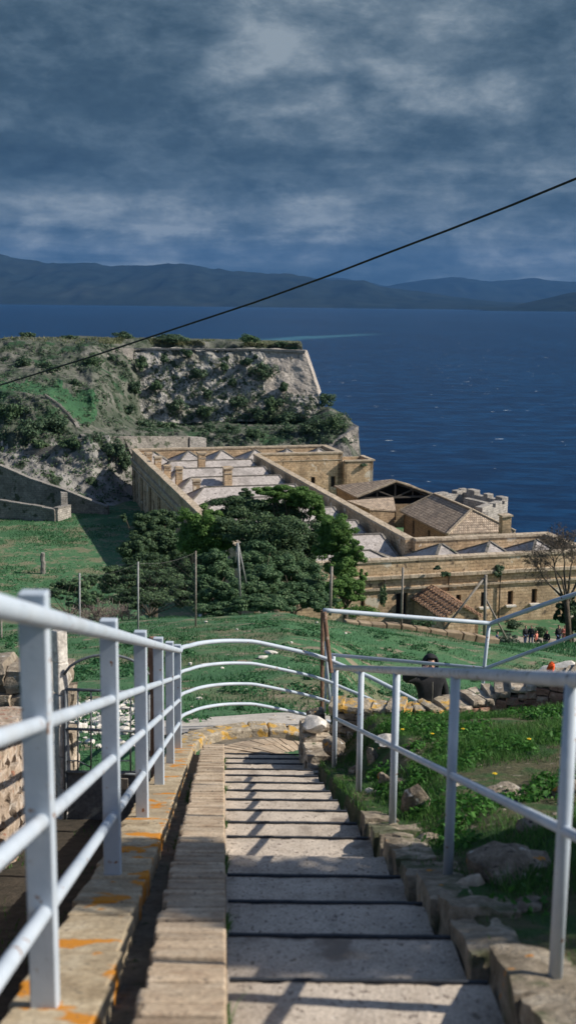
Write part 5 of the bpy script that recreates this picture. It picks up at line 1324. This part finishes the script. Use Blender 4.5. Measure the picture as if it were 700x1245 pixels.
tufts(1000, lambda g: (lambda x, y: (x, y) if not (x > 322 and y < 478) else (x-140, y))(g.uniform(160,388), g.triangular(425,508,508)), .50, 'leaf_fort', 'wall_scrub', seed=8, per=18)
tufts(420, lambda g: (g.uniform(-40,160), g.uniform(530,612)), .9, 'leaf_dark', 'cliff_scrub', seed=6, per=14)
tufts(700, lambda g: (g.uniform(165,432), g.uniform(503,540)), .9, 'leaf_fort', 'terrace_scrub', seed=7, per=22)

# grass blades
def blades(X, D, zoff, h, w, seed, lean=.35):
    rg_ = np.random.default_rng(seed); n = len(X); Z = zoff
    a = rg_.random(n)*2*np.pi; hh = h*rg_.uniform(.45,1.3,n); ww = w*rg_.uniform(.7,1.3,n)
    lx = rg_.normal(size=n)*lean*hh; ly = rg_.normal(size=n)*lean*hh
    p0 = np.stack([X-np.cos(a)*ww, D-np.sin(a)*ww, Z-.01], 1); p1 = np.stack([X+np.cos(a)*ww, D+np.sin(a)*ww, Z-.01], 1)
    m0 = np.stack([X-np.cos(a)*ww*.7+lx*.35, D-np.sin(a)*ww*.7+ly*.35, Z+hh*.6], 1); m1 = np.stack([X+np.cos(a)*ww*.7+lx*.35, D+np.sin(a)*ww*.7+ly*.35, Z+hh*.6], 1)
    t = np.stack([X+lx, D+ly, Z+hh], 1); t2 = t+np.stack([np.cos(a)*ww*.15, np.sin(a)*ww*.15, 0*a], 1)
    V = np.stack([p0,p1,m1,m0,t,t2], 1).reshape(-1,3); b = np.arange(n)*6
    F = np.concatenate([np.stack([b,b+1,b+2,b+3],1), np.stack([b+3,b+2,b+5,b+4],1)])
    return V, F
def nz(X, D, s, seed): return np.array([noise.noise(Vector((x*s, d*s, seed))) for x, d in zip(X, D)])
def grass(name, n, xr, dr, h, w, mat, keep, seed, dpow=1.0):
    rg_ = np.random.default_rng(seed); X = rg_.uniform(*xr, n); D = dr[0]+(dr[1]-dr[0])*rg_.random(n)**dpow
    k = keep(X, D, rg_); X, D, kk = X[k > 0], D[k > 0], k[k > 0]
    V, F = blades(X, D, CAMZ-G(X, D), h*kk, w, seed); return tag(link_mesh(name, V, F, M[mat]), kind='stuff')
def bank_keep(X, D, g):
    x0 = X+.057*D; n = nz(X, D, 1.1, 2)+.5*nz(X, D, 3.2, 6)
    k = np.where((x0 > .93) & (X < .35+.30*D) & (n+g.normal(size=len(X))*.16 > -.12), .9+.9*np.clip(n, -.4, .8), 0)
    k = np.where((x0 < 1.0) & (g.random(len(X)) > .25), 0, k); return k
grass('bank_grass', 150000, (.4, 3.6), (1.9, 9.9), .055, .0028, 'grass', bank_keep, 11)
def edge_keep(X, D, g):
    x0 = X+.057*D; n = nz(X, D, 2.3, 9); return np.where((x0 > np.where(D > 5.7, .745, .80)) & (x0 < 1.1) & ((n+.2*g.normal(size=len(X)) > -.05+.2*np.clip(.95-x0,0,.2)*5) | ((D > 5.7) & (n > -.4))), .75, 0)
grass('edge_grass', 16000, (.15, .95), (2.4, 9.2), .05, .003, 'grass', edge_keep, 12)
def meadow_keep(X, D, g):
    n = nz(X, D, .55, 3)+.5*nz(X, D, 1.9, 8)
    vis = (np.abs(X) < .30*D+1) & ~((D < 12.2+1.55*np.sin((X+1.5)/2.9*1.7)-.25*(X+1.5)/2.9+.62) & (X > -1.6) & (X < 1.6)) & ~((D < 13.1) & (X > -1.4) & (X < 1.9)) & ((D > 10.2) | (X < -2)) & ~((X < -.9) & (D < 9.0))
    return np.where(vis & (n+g.normal(size=len(X))*.22 > .02), 1+.9*np.clip(n, -.5, 1), 0)
grass('meadow_grass', 150000, (-10, 13), (9.2, 40), .05, .008, 'meadow', meadow_keep, 13, 1.25)
def far_keep(X, D, g):
    n = nz(X, D, .12, 3)+.5*nz(X, D, .5, 8); return np.where((X > 3) & (X < .3*D) & (n+g.normal(size=len(X))*.2 > -.25), 1.0+.6*np.clip(n,-.5,1), 0)
grass('slope_grass', 45000, (3, 27), (40, 97), .20, .03, 'meadow', far_keep, 14)
def lm_keep(X, D, g):
    n = nz(X, D, .07, 3)+.5*nz(X, D, .3, 8); return np.where(n+g.normal(size=len(X))*.25 > -.1, .8+.6*np.clip(n,-.5,1), 0)
grass('far_meadow_grass', 60000, (-62, -8), (118, 171), .20, .05, 'meadow', lm_keep, 16)
def lane_keep(X, D, g):
    x0 = X+.057*D; n = nz(X, D, 1.6, 4); return np.where((x0 < -.56) & (x0 > -1.35) & (n > .12), .8, 0)
grass('lane_grass', 6000, (-2.2, -.6), (2.2, 7.5), .05, .003, 'grass', lane_keep, 15)
# weeds in the joint between bricks and steps and in the drain
rgj = np.random.default_rng(41); Dj = rgj.uniform(2.4, 10.2, 5000); xj = np.where(rgj.random(5000) < .6, .008+rgj.normal(size=5000)*.006, -.215+rgj.normal(size=5000)*.012)
kj = np.array([noise.noise(Vector((d*1.9, 7, x*2))) for d, x in zip(Dj, xj)]) > .26; Dj, xj = Dj[kj], xj[kj]
V, F = blades(xj-.057*Dj, Dj, CAMZ-(SL0+SL1*Dj)-np.where(xj > -.1, .03, .085), .032, .0022, 42, .7); tag(link_mesh('joint_weeds', V, F, M['grass']), kind='stuff')
# dry grasses along the fort crest
rg_ = np.random.default_rng(21); n = 5200; pts = []
for i in range(n):
    px = rg_.uniform(120, 368) if i % 3 else rg_.uniform(-40, 368); r_ = ray(px, np.interp(px,[-40,165,366],[416,419,423])-rg_.random()*7); h = HB.ray_cast(Vector((0,0,CAMZ)), r_, 1000)[0]
    if h is not None and h.y > 232 and noise.noise(Vector((h.x*.12, h.y*.12, 3))) > -.12: pts.append(h)
if pts:
    P_ = np.array([tuple(p) for p in pts]); V, F = blades(P_[:,0], P_[:,1], P_[:,2], .42, .07, 22); tag(link_mesh('crest_grass', V, F, M['drygrass']), kind='stuff')
# broad-leaved weeds on the bank
rg_ = np.random.default_rng(31); Cw = []
for i in range(620):
    D = rg_.uniform(3.0, 9.6); X = rg_.uniform(1.0-.057*D, min(.3+.27*D, 3.0))
    if noise.noise(Vector((X*1.3, D*1.3, 5))) > -.02: Cw.append((X, D, zG(X, D)+.03))
Cw = np.array(Cw); rad = np.random.default_rng(5).uniform(.05,.12,len(Cw)); V, F = leaves(Cw, np.stack([rad, rad, rad*.6], 1), 60, .034, .55, .3, 32)
tag(link_mesh('weeds', V, F, M['weed']), kind='stuff')
# clover-like weeds in the meadow close by
Cw = []
for i in range(900):
    D = rg_.uniform(12.8, 30); X = rg_.uniform(-.26*D, .26*D)
    if noise.noise(Vector((X*.5, D*.5, 9))) > .05: Cw.append((X, D, zG(X, D)+.03))
Cw = np.array(Cw); rad = np.random.default_rng(6).uniform(.10,.28,len(Cw)); V, F = leaves(Cw, np.stack([rad, rad, rad*.45], 1), 60, .07, .5, .3, 33)
tag(link_mesh('meadow_weeds', V, F, M['meadow']), kind='stuff')
# single named tufts
for (px, py, lab, r) in [(84,1222,'small grass tuft at the foot of the nearest white post',.035),(202,1122,'grass tuft growing in the drain channel',.03),(276,1142,'tiny grass tuft in the joint between bricks and steps',.02),(398,868,'green weed clump on top of the low wall end',.09)]:
    h = hit(px, py, (GB,)); 
    if h is None: continue
    dz = {84:.36, 202:.30, 276:.42, 398:.25}.get(px, .05); r_ = ray(px, py)
    t = h.y-dz/SL1*0; p = Vector(h)
    # lift to the kerb or wall surface along the line of sight
    k = 1-dz/max(.1, CAMZ-p.z); p = Vector((p.x*k, p.y*k, CAMZ+(p.z-CAMZ)*k))
    X = p.x+rg_.normal(size=70)*r; D = p.y+rg_.normal(size=70)*r; V, F = blades(X, D, np.full(70, p.z-.01), r*2.0, r*.07, 50+int(px), .6)
    o = link_mesh('grass_tuft', V, F, M['weed']); tag(o, lab, 'plant')
# yellow wildflowers on the bank
fl = [(565,812+6),(506,868+4),(487,903),(523,909),(640,917),(560,903),(489,860),(648,851),(598,962),(552,872)]
proto = None
for (px, py) in fl:
    h = hit(px, py, (GB,)); 
    if h is None or h.y > 30: continue
    if proto is None:
        proto = thing('wildflower', (h.x, h.y, h.z), 'small yellow wildflower in the grass of the right bank', 'flower', 'yellow wildflowers on the bank')
        mb = MB(); mb.tube([(h.x,h.y,h.z-.02),(h.x+.01,h.y,h.z+.10)], .002, 5); mb.build('stem', M['weed'], proto)
        mb = MB(); c = Vector((h.x+.01,h.y,h.z+.10))
        for k in range(9):
            a = k*6.283/9; d = Vector((math.cos(a), math.sin(a), .35)); s = Vector((-math.sin(a), math.cos(a), 0))*.007
            mb.add([c, c+d*.008+s*.7, c+d*.016, c+d*.008-s*.7], [(0,1,2,3)])
        mb.rock(c+Vector((0,0,.004)), (.007,.007,.005), 1, 1, .05); mb.build('petals', M['flower'], proto)
    else:
        o = copy_tree(proto); o.location = h

# ------------------------------------------------------------------ ROCKS
def rock_px(name, label, px, py, w, h, mat, seed, group=None, flat=1, lift=.35, cat='rock', dsc=1.0):
    p = hit(px, py+h*.35, (GB,)); k = p.y/FPX
    mb = MB(); mb.rock(p+Vector((0, 0, h*k*lift)), (w*k/2, w*k/2*.8*dsc, h*k/2), seed, 3, .30); o = mb.build(name, M[mat], smooth=False); smooth_shade(o, 28)
    return tag(o, label, cat, group)
rock_px('boulder', 'large brown boulder with weeds and pale crust on the bank, nearest the handrail', 606, 1046, 105, 76, 'rock', 3, lift=.2)
rock_px('boulder', 'squarish rock with a rusty orange face beside the stair railing', 506, 974, 44, 52, 'rock', 9, lift=.3)
rock_px('boulder', 'dark rock with an orange lichen top high on the bank', 612, 964, 62, 28, 'rock', 14, lift=.3)
rock_px('boulder', 'flat pale slab lying on the bank between the second and third railing posts', 476, 899, 44, 14, 'whitestone', 15, lift=.3)
rock_px('boulder', 'mossy upright stone left of the flat pale slab', 452, 918, 22, 32, 'rock', 16, lift=.3)
rock_px('boulder', 'grey-brown stone half buried behind the big boulder', 655, 1000, 60, 34, 'rock', 17, lift=.1)
rock_px('boulder', 'small pale stone under the squarish rock', 487, 953, 22, 16, 'rock', 18)
rock_px('boulder', 'low stone in the grass at the foot of the third post', 556, 998, 34, 22, 'rock', 19)
rock_px('boulder', 'brown stone at the edge of the frame above the low right bank', 690, 962, 50, 30, 'rock', 20)
for q_, (px, py, w_, h_, lab) in enumerate([(432,934,20,22,'small upright stone at the bank edge by the second railing post'),(468,946,26,24,'pale chipped stone left of the squarish rock'),(452,962,20,14,'low flat stone in the grass near the kerb end'),
    (520,1018,40,26,'brown stone below the squarish rock'),(575,1072,48,30,'low rough stone in front of the large boulder'),(640,1100,56,34,'half-buried brown stone right of the low rough one'),(556,952,34,20,'lichen-spotted stone between the squarish and the orange-topped rocks'),(650,1046,60,44,'rough dark stone at the right of the large boulder')]):
    rock_px('boulder', lab, px, py, w_, h_, 'rock' if q_ % 2 else 'rubble', 70+q_, lift=.22)
wl = [(245,749,8,5),(251,756,5,3),(295,744,6,6),(288,765,4,3),(250,808,14,6),(231,807,6,5),(318,799,14,5),(329,793,16,6),(242,849,9,4),(290,806,8,3),(270,812,5,3),(354,781,4,3),(440,837,6,3),(385,757,4,3),(420,770,4,2.5),(212,790,5,3),(350,812,4,3),(300,838,4,2)]
for i, (px, py, w_, h_) in enumerate(wl):
    rock_px('white_stone', 'small white stone lying in the grass of the slope', px, py, w_*1.1, h_*1.1, 'whitestone', 30+i, 'white stones scattered on the grass slope', cat='stone')
# pile of white rubble behind the gate, and rubble beside the landing path: uncountable
def debris(name, n, sampler, size, mat, seed):
    rnd = random.Random(seed); mb = MB()
    for i in range(n):
        px, py = sampler(rnd); p = hit(px, py, (GB,)); s = size*rnd.uniform(.4, 1.3)
        mb.rock(p+Vector((0,0,s*.3)), (s, s*rnd.uniform(.6,1), s*rnd.uniform(.4,.8)), i+seed*10, 1, .3, rot=rnd.random()*6)
    return tag(mb.build(name, M[mat]), kind='stuff')
debris('rubble', 230, lambda r: (r.uniform(84,176), 855+abs(r.gauss(0,22))), .055, 'whitestone', 2)
debris('path_rubble', 60, lambda r: (r.uniform(318,368), r.uniform(874,893)), .05, 'rubble', 3)
debris('bank_rubble', 160, lambda r: (r.uniform(420,700), r.uniform(880,1080)), .022, 'rock', 4)
debris('slope_rubble', 60, lambda r: (r.uniform(228,420), r.uniform(745,870)), .018, 'rubble', 6)
rock_px('boulder', 'long pale sloping rock beside the orange bag at the right edge', 694, 822, 80, 34, 'whitestone', 23, lift=.35)
mb = MB(); a = PD(87, 905, 9.2); b = PD(150, 880, 9.6); a.z = zG(a.x,9.2)+.05; b.z = zG(b.x,9.6)+.12; mb.bar(a, b, .12, .12); o = mb.build('stone_beam', M['whitestone']); bevel(o,.02,2); tag(o, 'pale fallen stone beam lying in the grass behind the small gate', 'stone')
# stand-in evergreen added out of view to cast the shade on the steps
rgx = np.random.default_rng(9); bx, bd = 4.6, 3.7; rt = thing('evergreen_tree', (bx, bd, zG(bx, bd)), 'dense stand-in evergreen added outside the picture, right of the steps, to shade them', 'tree')
C_ = rgx.normal(size=(70,3)); C_ /= np.linalg.norm(C_, axis=1)[:,None]; cz = CAMZ-(SL0+SL1*4.45)+3.0
C_ = np.array([bx, bd, cz])+C_*np.array([.8,.72,1.1])*rgx.random((70,1))**.4; V, F = leaves(C_, np.full(70,.36), 260, .10, .65, 0, 3); link_mesh('crown', V, F, M['leaf_dark'], rt)
mb = MB(); limb_tree((bx,bd,zG(bx,bd)), [tuple(c) for c in C_[:12]], .12, rgx, mb); mb.build('trunk', M['bark'], rt)
# ================================================================== PEOPLE
def skinmesh(name, nodes, edges, mat, parent, root, sub=1):
    me = bpy.data.meshes.new(name); keys = list(nodes); idx = {k: i for i, k in enumerate(keys)}; off = OFF[parent]
    me.from_pydata([tuple(Vector(nodes[k][0])-off) for k in keys], [(idx[a], idx[b]) for a, b in edges], [])
    o = bpy.data.objects.new(name, me); COL.objects.link(o); o.parent = parent
    m = o.modifiers.new('skin', 'SKIN'); m.use_smooth_shade = True
    for k, v in zip(keys, me.skin_vertices[0].data):
        r = nodes[k][1]; v.radius = r if isinstance(r, tuple) else (r, r); v.use_root = (k == root)
    s = o.modifiers.new('sub', 'SUBSURF'); s.levels = sub; s.render_levels = sub
    bpy.context.view_layer.update(); dg = bpy.context.evaluated_depsgraph_get()
    new = bpy.data.meshes.new_from_object(o.evaluated_get(dg)); o.modifiers.clear(); o.data = new
    new.materials.clear(); new.materials.append(mat); new.polygons.foreach_set('use_smooth', np.ones(len(new.polygons), dtype=bool))
    OFF[o] = off; return o
def person(loc, face, label, h=1.72, jacket='blackcloth', trousers='jeans', pose='stand', group=None, hair='hair', step=0.0, hood=False, sub=1):
    """face = heading in degrees the figure looks towards (0 = towards +Y, 180 = towards the camera)"""
    k = h/1.75; rt = thing('person', loc, label, 'person', group); ca, sa = math.cos(R(-face)), math.sin(R(-face)); L = Vector(loc)
    T = lambda x, y, z: L+Vector((x*ca-y*sa, x*sa+y*ca, z))*k      # figure looks along +y in its own frame
    sit = pose == 'sit'; zo = -.47 if sit else 0
    J = {'pel': (T(0,0,.95+zo), .135), 'wai': (T(0,0,1.09+zo), .125), 'che': (T(0,.0,1.30+zo), .155), 'nec0': (T(0,-.01,1.46+zo), .075), 'nec': (T(0,.0,1.52+zo), .055),
         'h0': (T(0,.02,1.57+zo), (.070,.075)), 'h1': (T(0,.015,1.64+zo), (.085,.100)), 'h2': (T(0,.005,1.70+zo), (.082,.096)), 'h3': (T(0,0,1.75+zo), (.05,.06))}
    E = [('pel','wai'),('wai','che'),('che','nec0'),('nec0','nec'),('nec','h0'),('h0','h1'),('h1','h2'),('h2','h3')]
    arms = {-1: [(-.185,0,1.41),(-.25,-.02,1.15),(-.26,.06,.92),(-.26,.09,.84)], 1: [(.185,0,1.41),(.25,-.02,1.15),(.26,.06,.92),(.26,.09,.84)]}
    if pose == 'raise':      # right hand lifted to the forehead, elbow out
        arms[1] = [(.185,.0,1.42),(.42,.10,1.47),(.20,.22,1.60),(.13,.21,1.66)]
    if pose == 'hold': arms = {s: [(s*.185,0,1.41),(s*.23,.02,1.16),(s*.10,.25,1.18),(s*.06,.31,1.21)] for s in (-1,1)}
    for s in (-1, 1):
        a = arms[s]
        for i, (p, r) in enumerate(zip(a, (.062,.045,.030,.036))): J[f'a{s}{i}'] = (T(p[0],p[1],p[2]+zo), r)
        E += [('che', f'a{s}0'), (f'a{s}0', f'a{s}1'), (f'a{s}1', f'a{s}2'), (f'a{s}2', f'a{s}3')]
        if sit: leg = [(s*.10,.0,.45),(s*.12,.42,.46),(s*.12,.44,.09),(s*.12,.58,.04)]
        else: leg = [(s*.10,0,.88),(s*.11,s*step*.5+.02,.49),(s*.11,s*step,.09),(s*.12,s*step+.14,.035)]
        for i, (p, r) in enumerate(zip(leg, (.090,.060,.040,.034))): J[f'l{s}{i}'] = (T(*p), r)
        E += [('pel', f'l{s}0'), (f'l{s}0', f'l{s}1'), (f'l{s}1', f'l{s}2'), (f'l{s}2', f'l{s}3')]
        # fingers and thumb
        w_, hd = T(*(a[2][0],a[2][1],a[2][2]+zo)), J[f'a{s}3'][0]; d = (hd-w_).normalized(); side = d.cross(Vector((0,0,1)))
        if side.length < .1: side = d.cross(Vector((ca,sa,0)))
        side.normalize(); curl = side.cross(d)*(1 if (side.cross(d)).y < 0 else -1)
        for f in range(4):
            l = (.062,.072,.068,.052)[f]*k; b = hd+side*(f-1.5)*.019*k+d*.015; 
            J[f'f{s}{f}a'] = (b+d*.02, .0095); J[f'f{s}{f}b'] = (b+d*l*.6+curl*.008, .0085); J[f'f{s}{f}c'] = (b+d*l+curl*.024, .007)
            E += [(f'a{s}3', f'f{s}{f}a'), (f'f{s}{f}a', f'f{s}{f}b'), (f'f{s}{f}b', f'f{s}{f}c')]
        b = w_.lerp(hd, .6)+side*-.034*k; J[f't{s}a'] = (b, .012); J[f't{s}b'] = (b+(d-side*.6).normalized()*.045+curl*.01, .009); E += [(f'a{s}3', f't{s}a'), (f't{s}a', f't{s}b')]
    skinmesh('body', J, E, M['skin'], rt, 'pel', sub)
    def sub_skin(name, keys, grow, mat, root, extra=()):
        n = {}
        for q in keys:
            p, r = J[q]; n[q] = (p, tuple(a+grow for a in r) if isinstance(r, tuple) else r+grow)
        ed = [e for e in E if e[0] in n and e[1] in n]
        for (q, p, r, to) in extra: n[q] = (p, r); ed.append((to, q))
        return skinmesh(name, n, ed, M[mat], rt, root, sub)
    pel = J['pel'][0]
    hem = [] if sit else [('hem', T(0,0,.80), .165, 'pel')]
    sub_skin('jacket', ['pel','wai','che','nec0']+[f'a{s}{i}' for s in (-1,1) for i in (0,1,2)], .026, jacket, 'pel', hem)
    sub_skin('trousers', ['pel']+[f'l{s}{i}' for s in (-1,1) for i in (0,1,2)], .018, trousers, 'pel')
    for s in (-1, 1): skinmesh('shoe', {'a': (J[f'l{s}2'][0]-Vector((0,0,.03)), .05), 'b': (J[f'l{s}3'][0], .044), 'c': (J[f'l{s}3'][0].lerp(J[f'l{s}2'][0], -.35)*1.0, .035)}, [('a','b'),('b','c')], M['shoe'], rt, 'a', 1)
    hc = J['h1'][0]; fw = Vector((-sa, ca, 0)); sd = Vector((ca, sa, 0))
    # hair cap over the skull
    mb = MB(); bm = bmesh.new(); bmesh.ops.create_uvsphere(bm, u_segments=16, v_segments=10, radius=1); vs = []; ok = []
    R3 = Matrix((sd, fw, Vector((0,0,1)))).transposed()
    for v in bm.verts: vs.append(hc+Vector((0,0,.035*k))+R3 @ Vector((v.co.x*.094*k, v.co.y*.112*k-.012, v.co.z*.098*k)))
    for f in bm.faces:
        c = f.calc_center_median()
        if c.z > -.05+max(0, c.y)*.75 or (c.y < -.15 and c.z > -.75): ok.append(tuple(v.index for v in f.verts))
    bm.free(); mb.add(vs, ok); hair_o = mb.build('hair', M[hair], rt, smooth=True)
    # face
    for s in (-1, 1):
        mb = MB(); mb.rock(hc+fw*.096*k+sd*s*.032*k+Vector((0,0,.012*k)), (.012,.008,.008), 1, 1, .02); mb.build('eye', M['eye'], rt, smooth=True)
        mb = MB(); mb.rock(hc+sd*s*.086*k+Vector((0,0,.0)), (.010,.018,.028), 2, 1, .05); mb.build('ear', M['skin'], rt, smooth=True)
    mb = MB(); mb.tube([hc+fw*.092*k+Vector((0,0,.012)), hc+fw*.118*k+Vector((0,0,-.022*k)), hc+fw*.09*k+Vector((0,0,-.034*k))], [.008,.014,.008], 6); mb.build('nose', M['skin'], rt, smooth=True)
    mb = MB(); c = J['h0'][0]+fw*.076*k+Vector((0,0,.012)); mb.tube([c-sd*.024, c+fw*.006, c+sd*.024], [.004,.007,.004], 6); mb.build('mouth', M['lip'], rt, smooth=True)
    if hood:
        mb = MB(); bm = bmesh.new(); bmesh.ops.create_uvsphere(bm, u_segments=24, v_segments=16, radius=1); vs = []; ok = []
        for v in bm.verts:
            co = v.co; w_ = 1+.12*max(0, -co.z)
            vs.append(hc+Vector((0,0,.012))+R3 @ Vector((co.x*.128*w_, co.y*.135-.012, co.z*.150+.03*max(0,co.y)*(co.z > 0))))
        for f in bm.faces:
            c = f.calc_center_median()
            if not (c.y > .55 and abs(c.x) < .62 and -.75 < c.z < .55): ok.append(tuple(v.index for v in f.verts))
        bm.free(); mb.add(vs, ok); ho = mb.build('hood', M[jacket], rt, smooth=True)
        so_ = ho.modifiers.new('thick', 'SOLIDIFY'); so_.thickness = .014; ho.modifiers.new('sub','SUBSURF').render_levels = 1
        mb = MB(); c0 = J['h0'][0]
        for i in range(7):
            a = -1.1+2.2*i/6; mb.rock(c0+fw*(.052+.03*math.cos(a))*k+sd*math.sin(a)*.066*k+Vector((0,0,-.020+.02*abs(math.sin(a)))), (.026,.022,.030), i, 2, .12)
        mb.build('beard', M['beard'], rt, smooth=True)
        mb = MB(); z = J['che'][0]; mb.tube([T(0,.172,1.42), T(0,.188,1.25), T(0,.165,1.05), T(0,.17,.86)], .006, 6); mb.build('zip', M['pole'], rt)
    return rt
pm_D = 16.5; pp_ = PD(523, 797, pm_D); hgt = 1.76
zfoot = CAMZ-float(G(pp_.x, pm_D))
person((pp_.x, pm_D, pp_.z-hgt-.02), 172, 'person in a black hooded jacket climbing the path, hand raised to the forehead', hgt, 'blackcloth', 'blackcloth', 'raise', hood=True, sub=2)
vis = [(637.5,781,96,150,'stand','blackcloth','jeans','left one of the two standing visitors by the barracks, black jacket and dark trousers','hair',.05),
       (644.5,782,95.5,200,'stand','blackcloth','jeans','right one of the two standing visitors by the barracks, in dark clothes, turned aside','hair',.08),
       (650.5,790,92,120,'sit','pinkcloth','blackcloth','visitor sitting on the path edge between the two groups','hair',0),
       (663.5,786,92,210,'sit','blackcloth','blackcloth','visitor in black sitting under the bare tree','hair',0),
       (677,793,88,160,'stand','blackcloth','jeans','visitor in black standing left in the right-hand group','hair',.05),
       (684.5,794,87,190,'hold','pinkcloth','jeans','visitor in a coral top and jeans standing right in the right-hand group','beard',.05),
       (603.5,782,90,100,'sit','bluecloth','jeans','visitor in bright blue sitting behind the grey shrub','hair',0)]
for (px, py, D, f, pose, j, t, lab, hr, st_) in vis:
    p = PD(px, py, D); zg = zG(p.x, D); person((p.x, D, zg+.05), f, lab, 1.70, j, t, pose, 'visitors on the path by the barracks', hr, st_)
# orange bag on the rubble wall at the right
p = PD(669, 812, 9.6); mb = MB(); k = 9.75/FPX
rt = thing('cloth_bag', p-Vector((0,0,.06)), 'rounded bright orange bag lying behind the right rubble wall', 'bag')
mb.rock(p, (.048,.05,.050), 5, 3, .10); mb.build('bag_body', M['orange'], rt, smooth=True)
mb = MB(); mb.tube([p+Vector((-.02,-.02,.044)), p+Vector((0,-.03,.066)), p+Vector((.022,-.02,.044))], .004, 6); mb.build('handle', M['orange'], rt, smooth=True)
# ------------------------------------------------------------------ sea air
HAZE = 2.3e-5
def make_haze():
    m = bpy.data.materials.new('sea_air'); m.use_nodes = True; nt = m.node_tree
    for n in list(nt.nodes): nt.nodes.remove(n)
    out = nt.nodes.new('ShaderNodeOutputMaterial'); v = nt.nodes.new('ShaderNodeVolumePrincipled')
    v.inputs['Color'].default_value = (.09,.25,.57,1); v.inputs['Density'].default_value = HAZE; v.inputs['Anisotropy'].default_value = .0
    nt.links.new(v.outputs[0], out.inputs['Volume'])
    x, y0, y1, z0, z1 = 30000, -12000, 34000, -7, 1500
    V = [(-x,y0,z0),(x,y0,z0),(x,y1,z0),(-x,y1,z0),(-x,y0,z1),(x,y0,z1),(x,y1,z1),(-x,y1,z1)]
    F = [(3,2,1,0),(4,5,6,7),(0,1,5,4),(1,2,6,5),(2,3,7,6),(3,0,4,7)]
    o = link_mesh('haze', V, F, m); tag(o, kind='stuff')
make_haze()
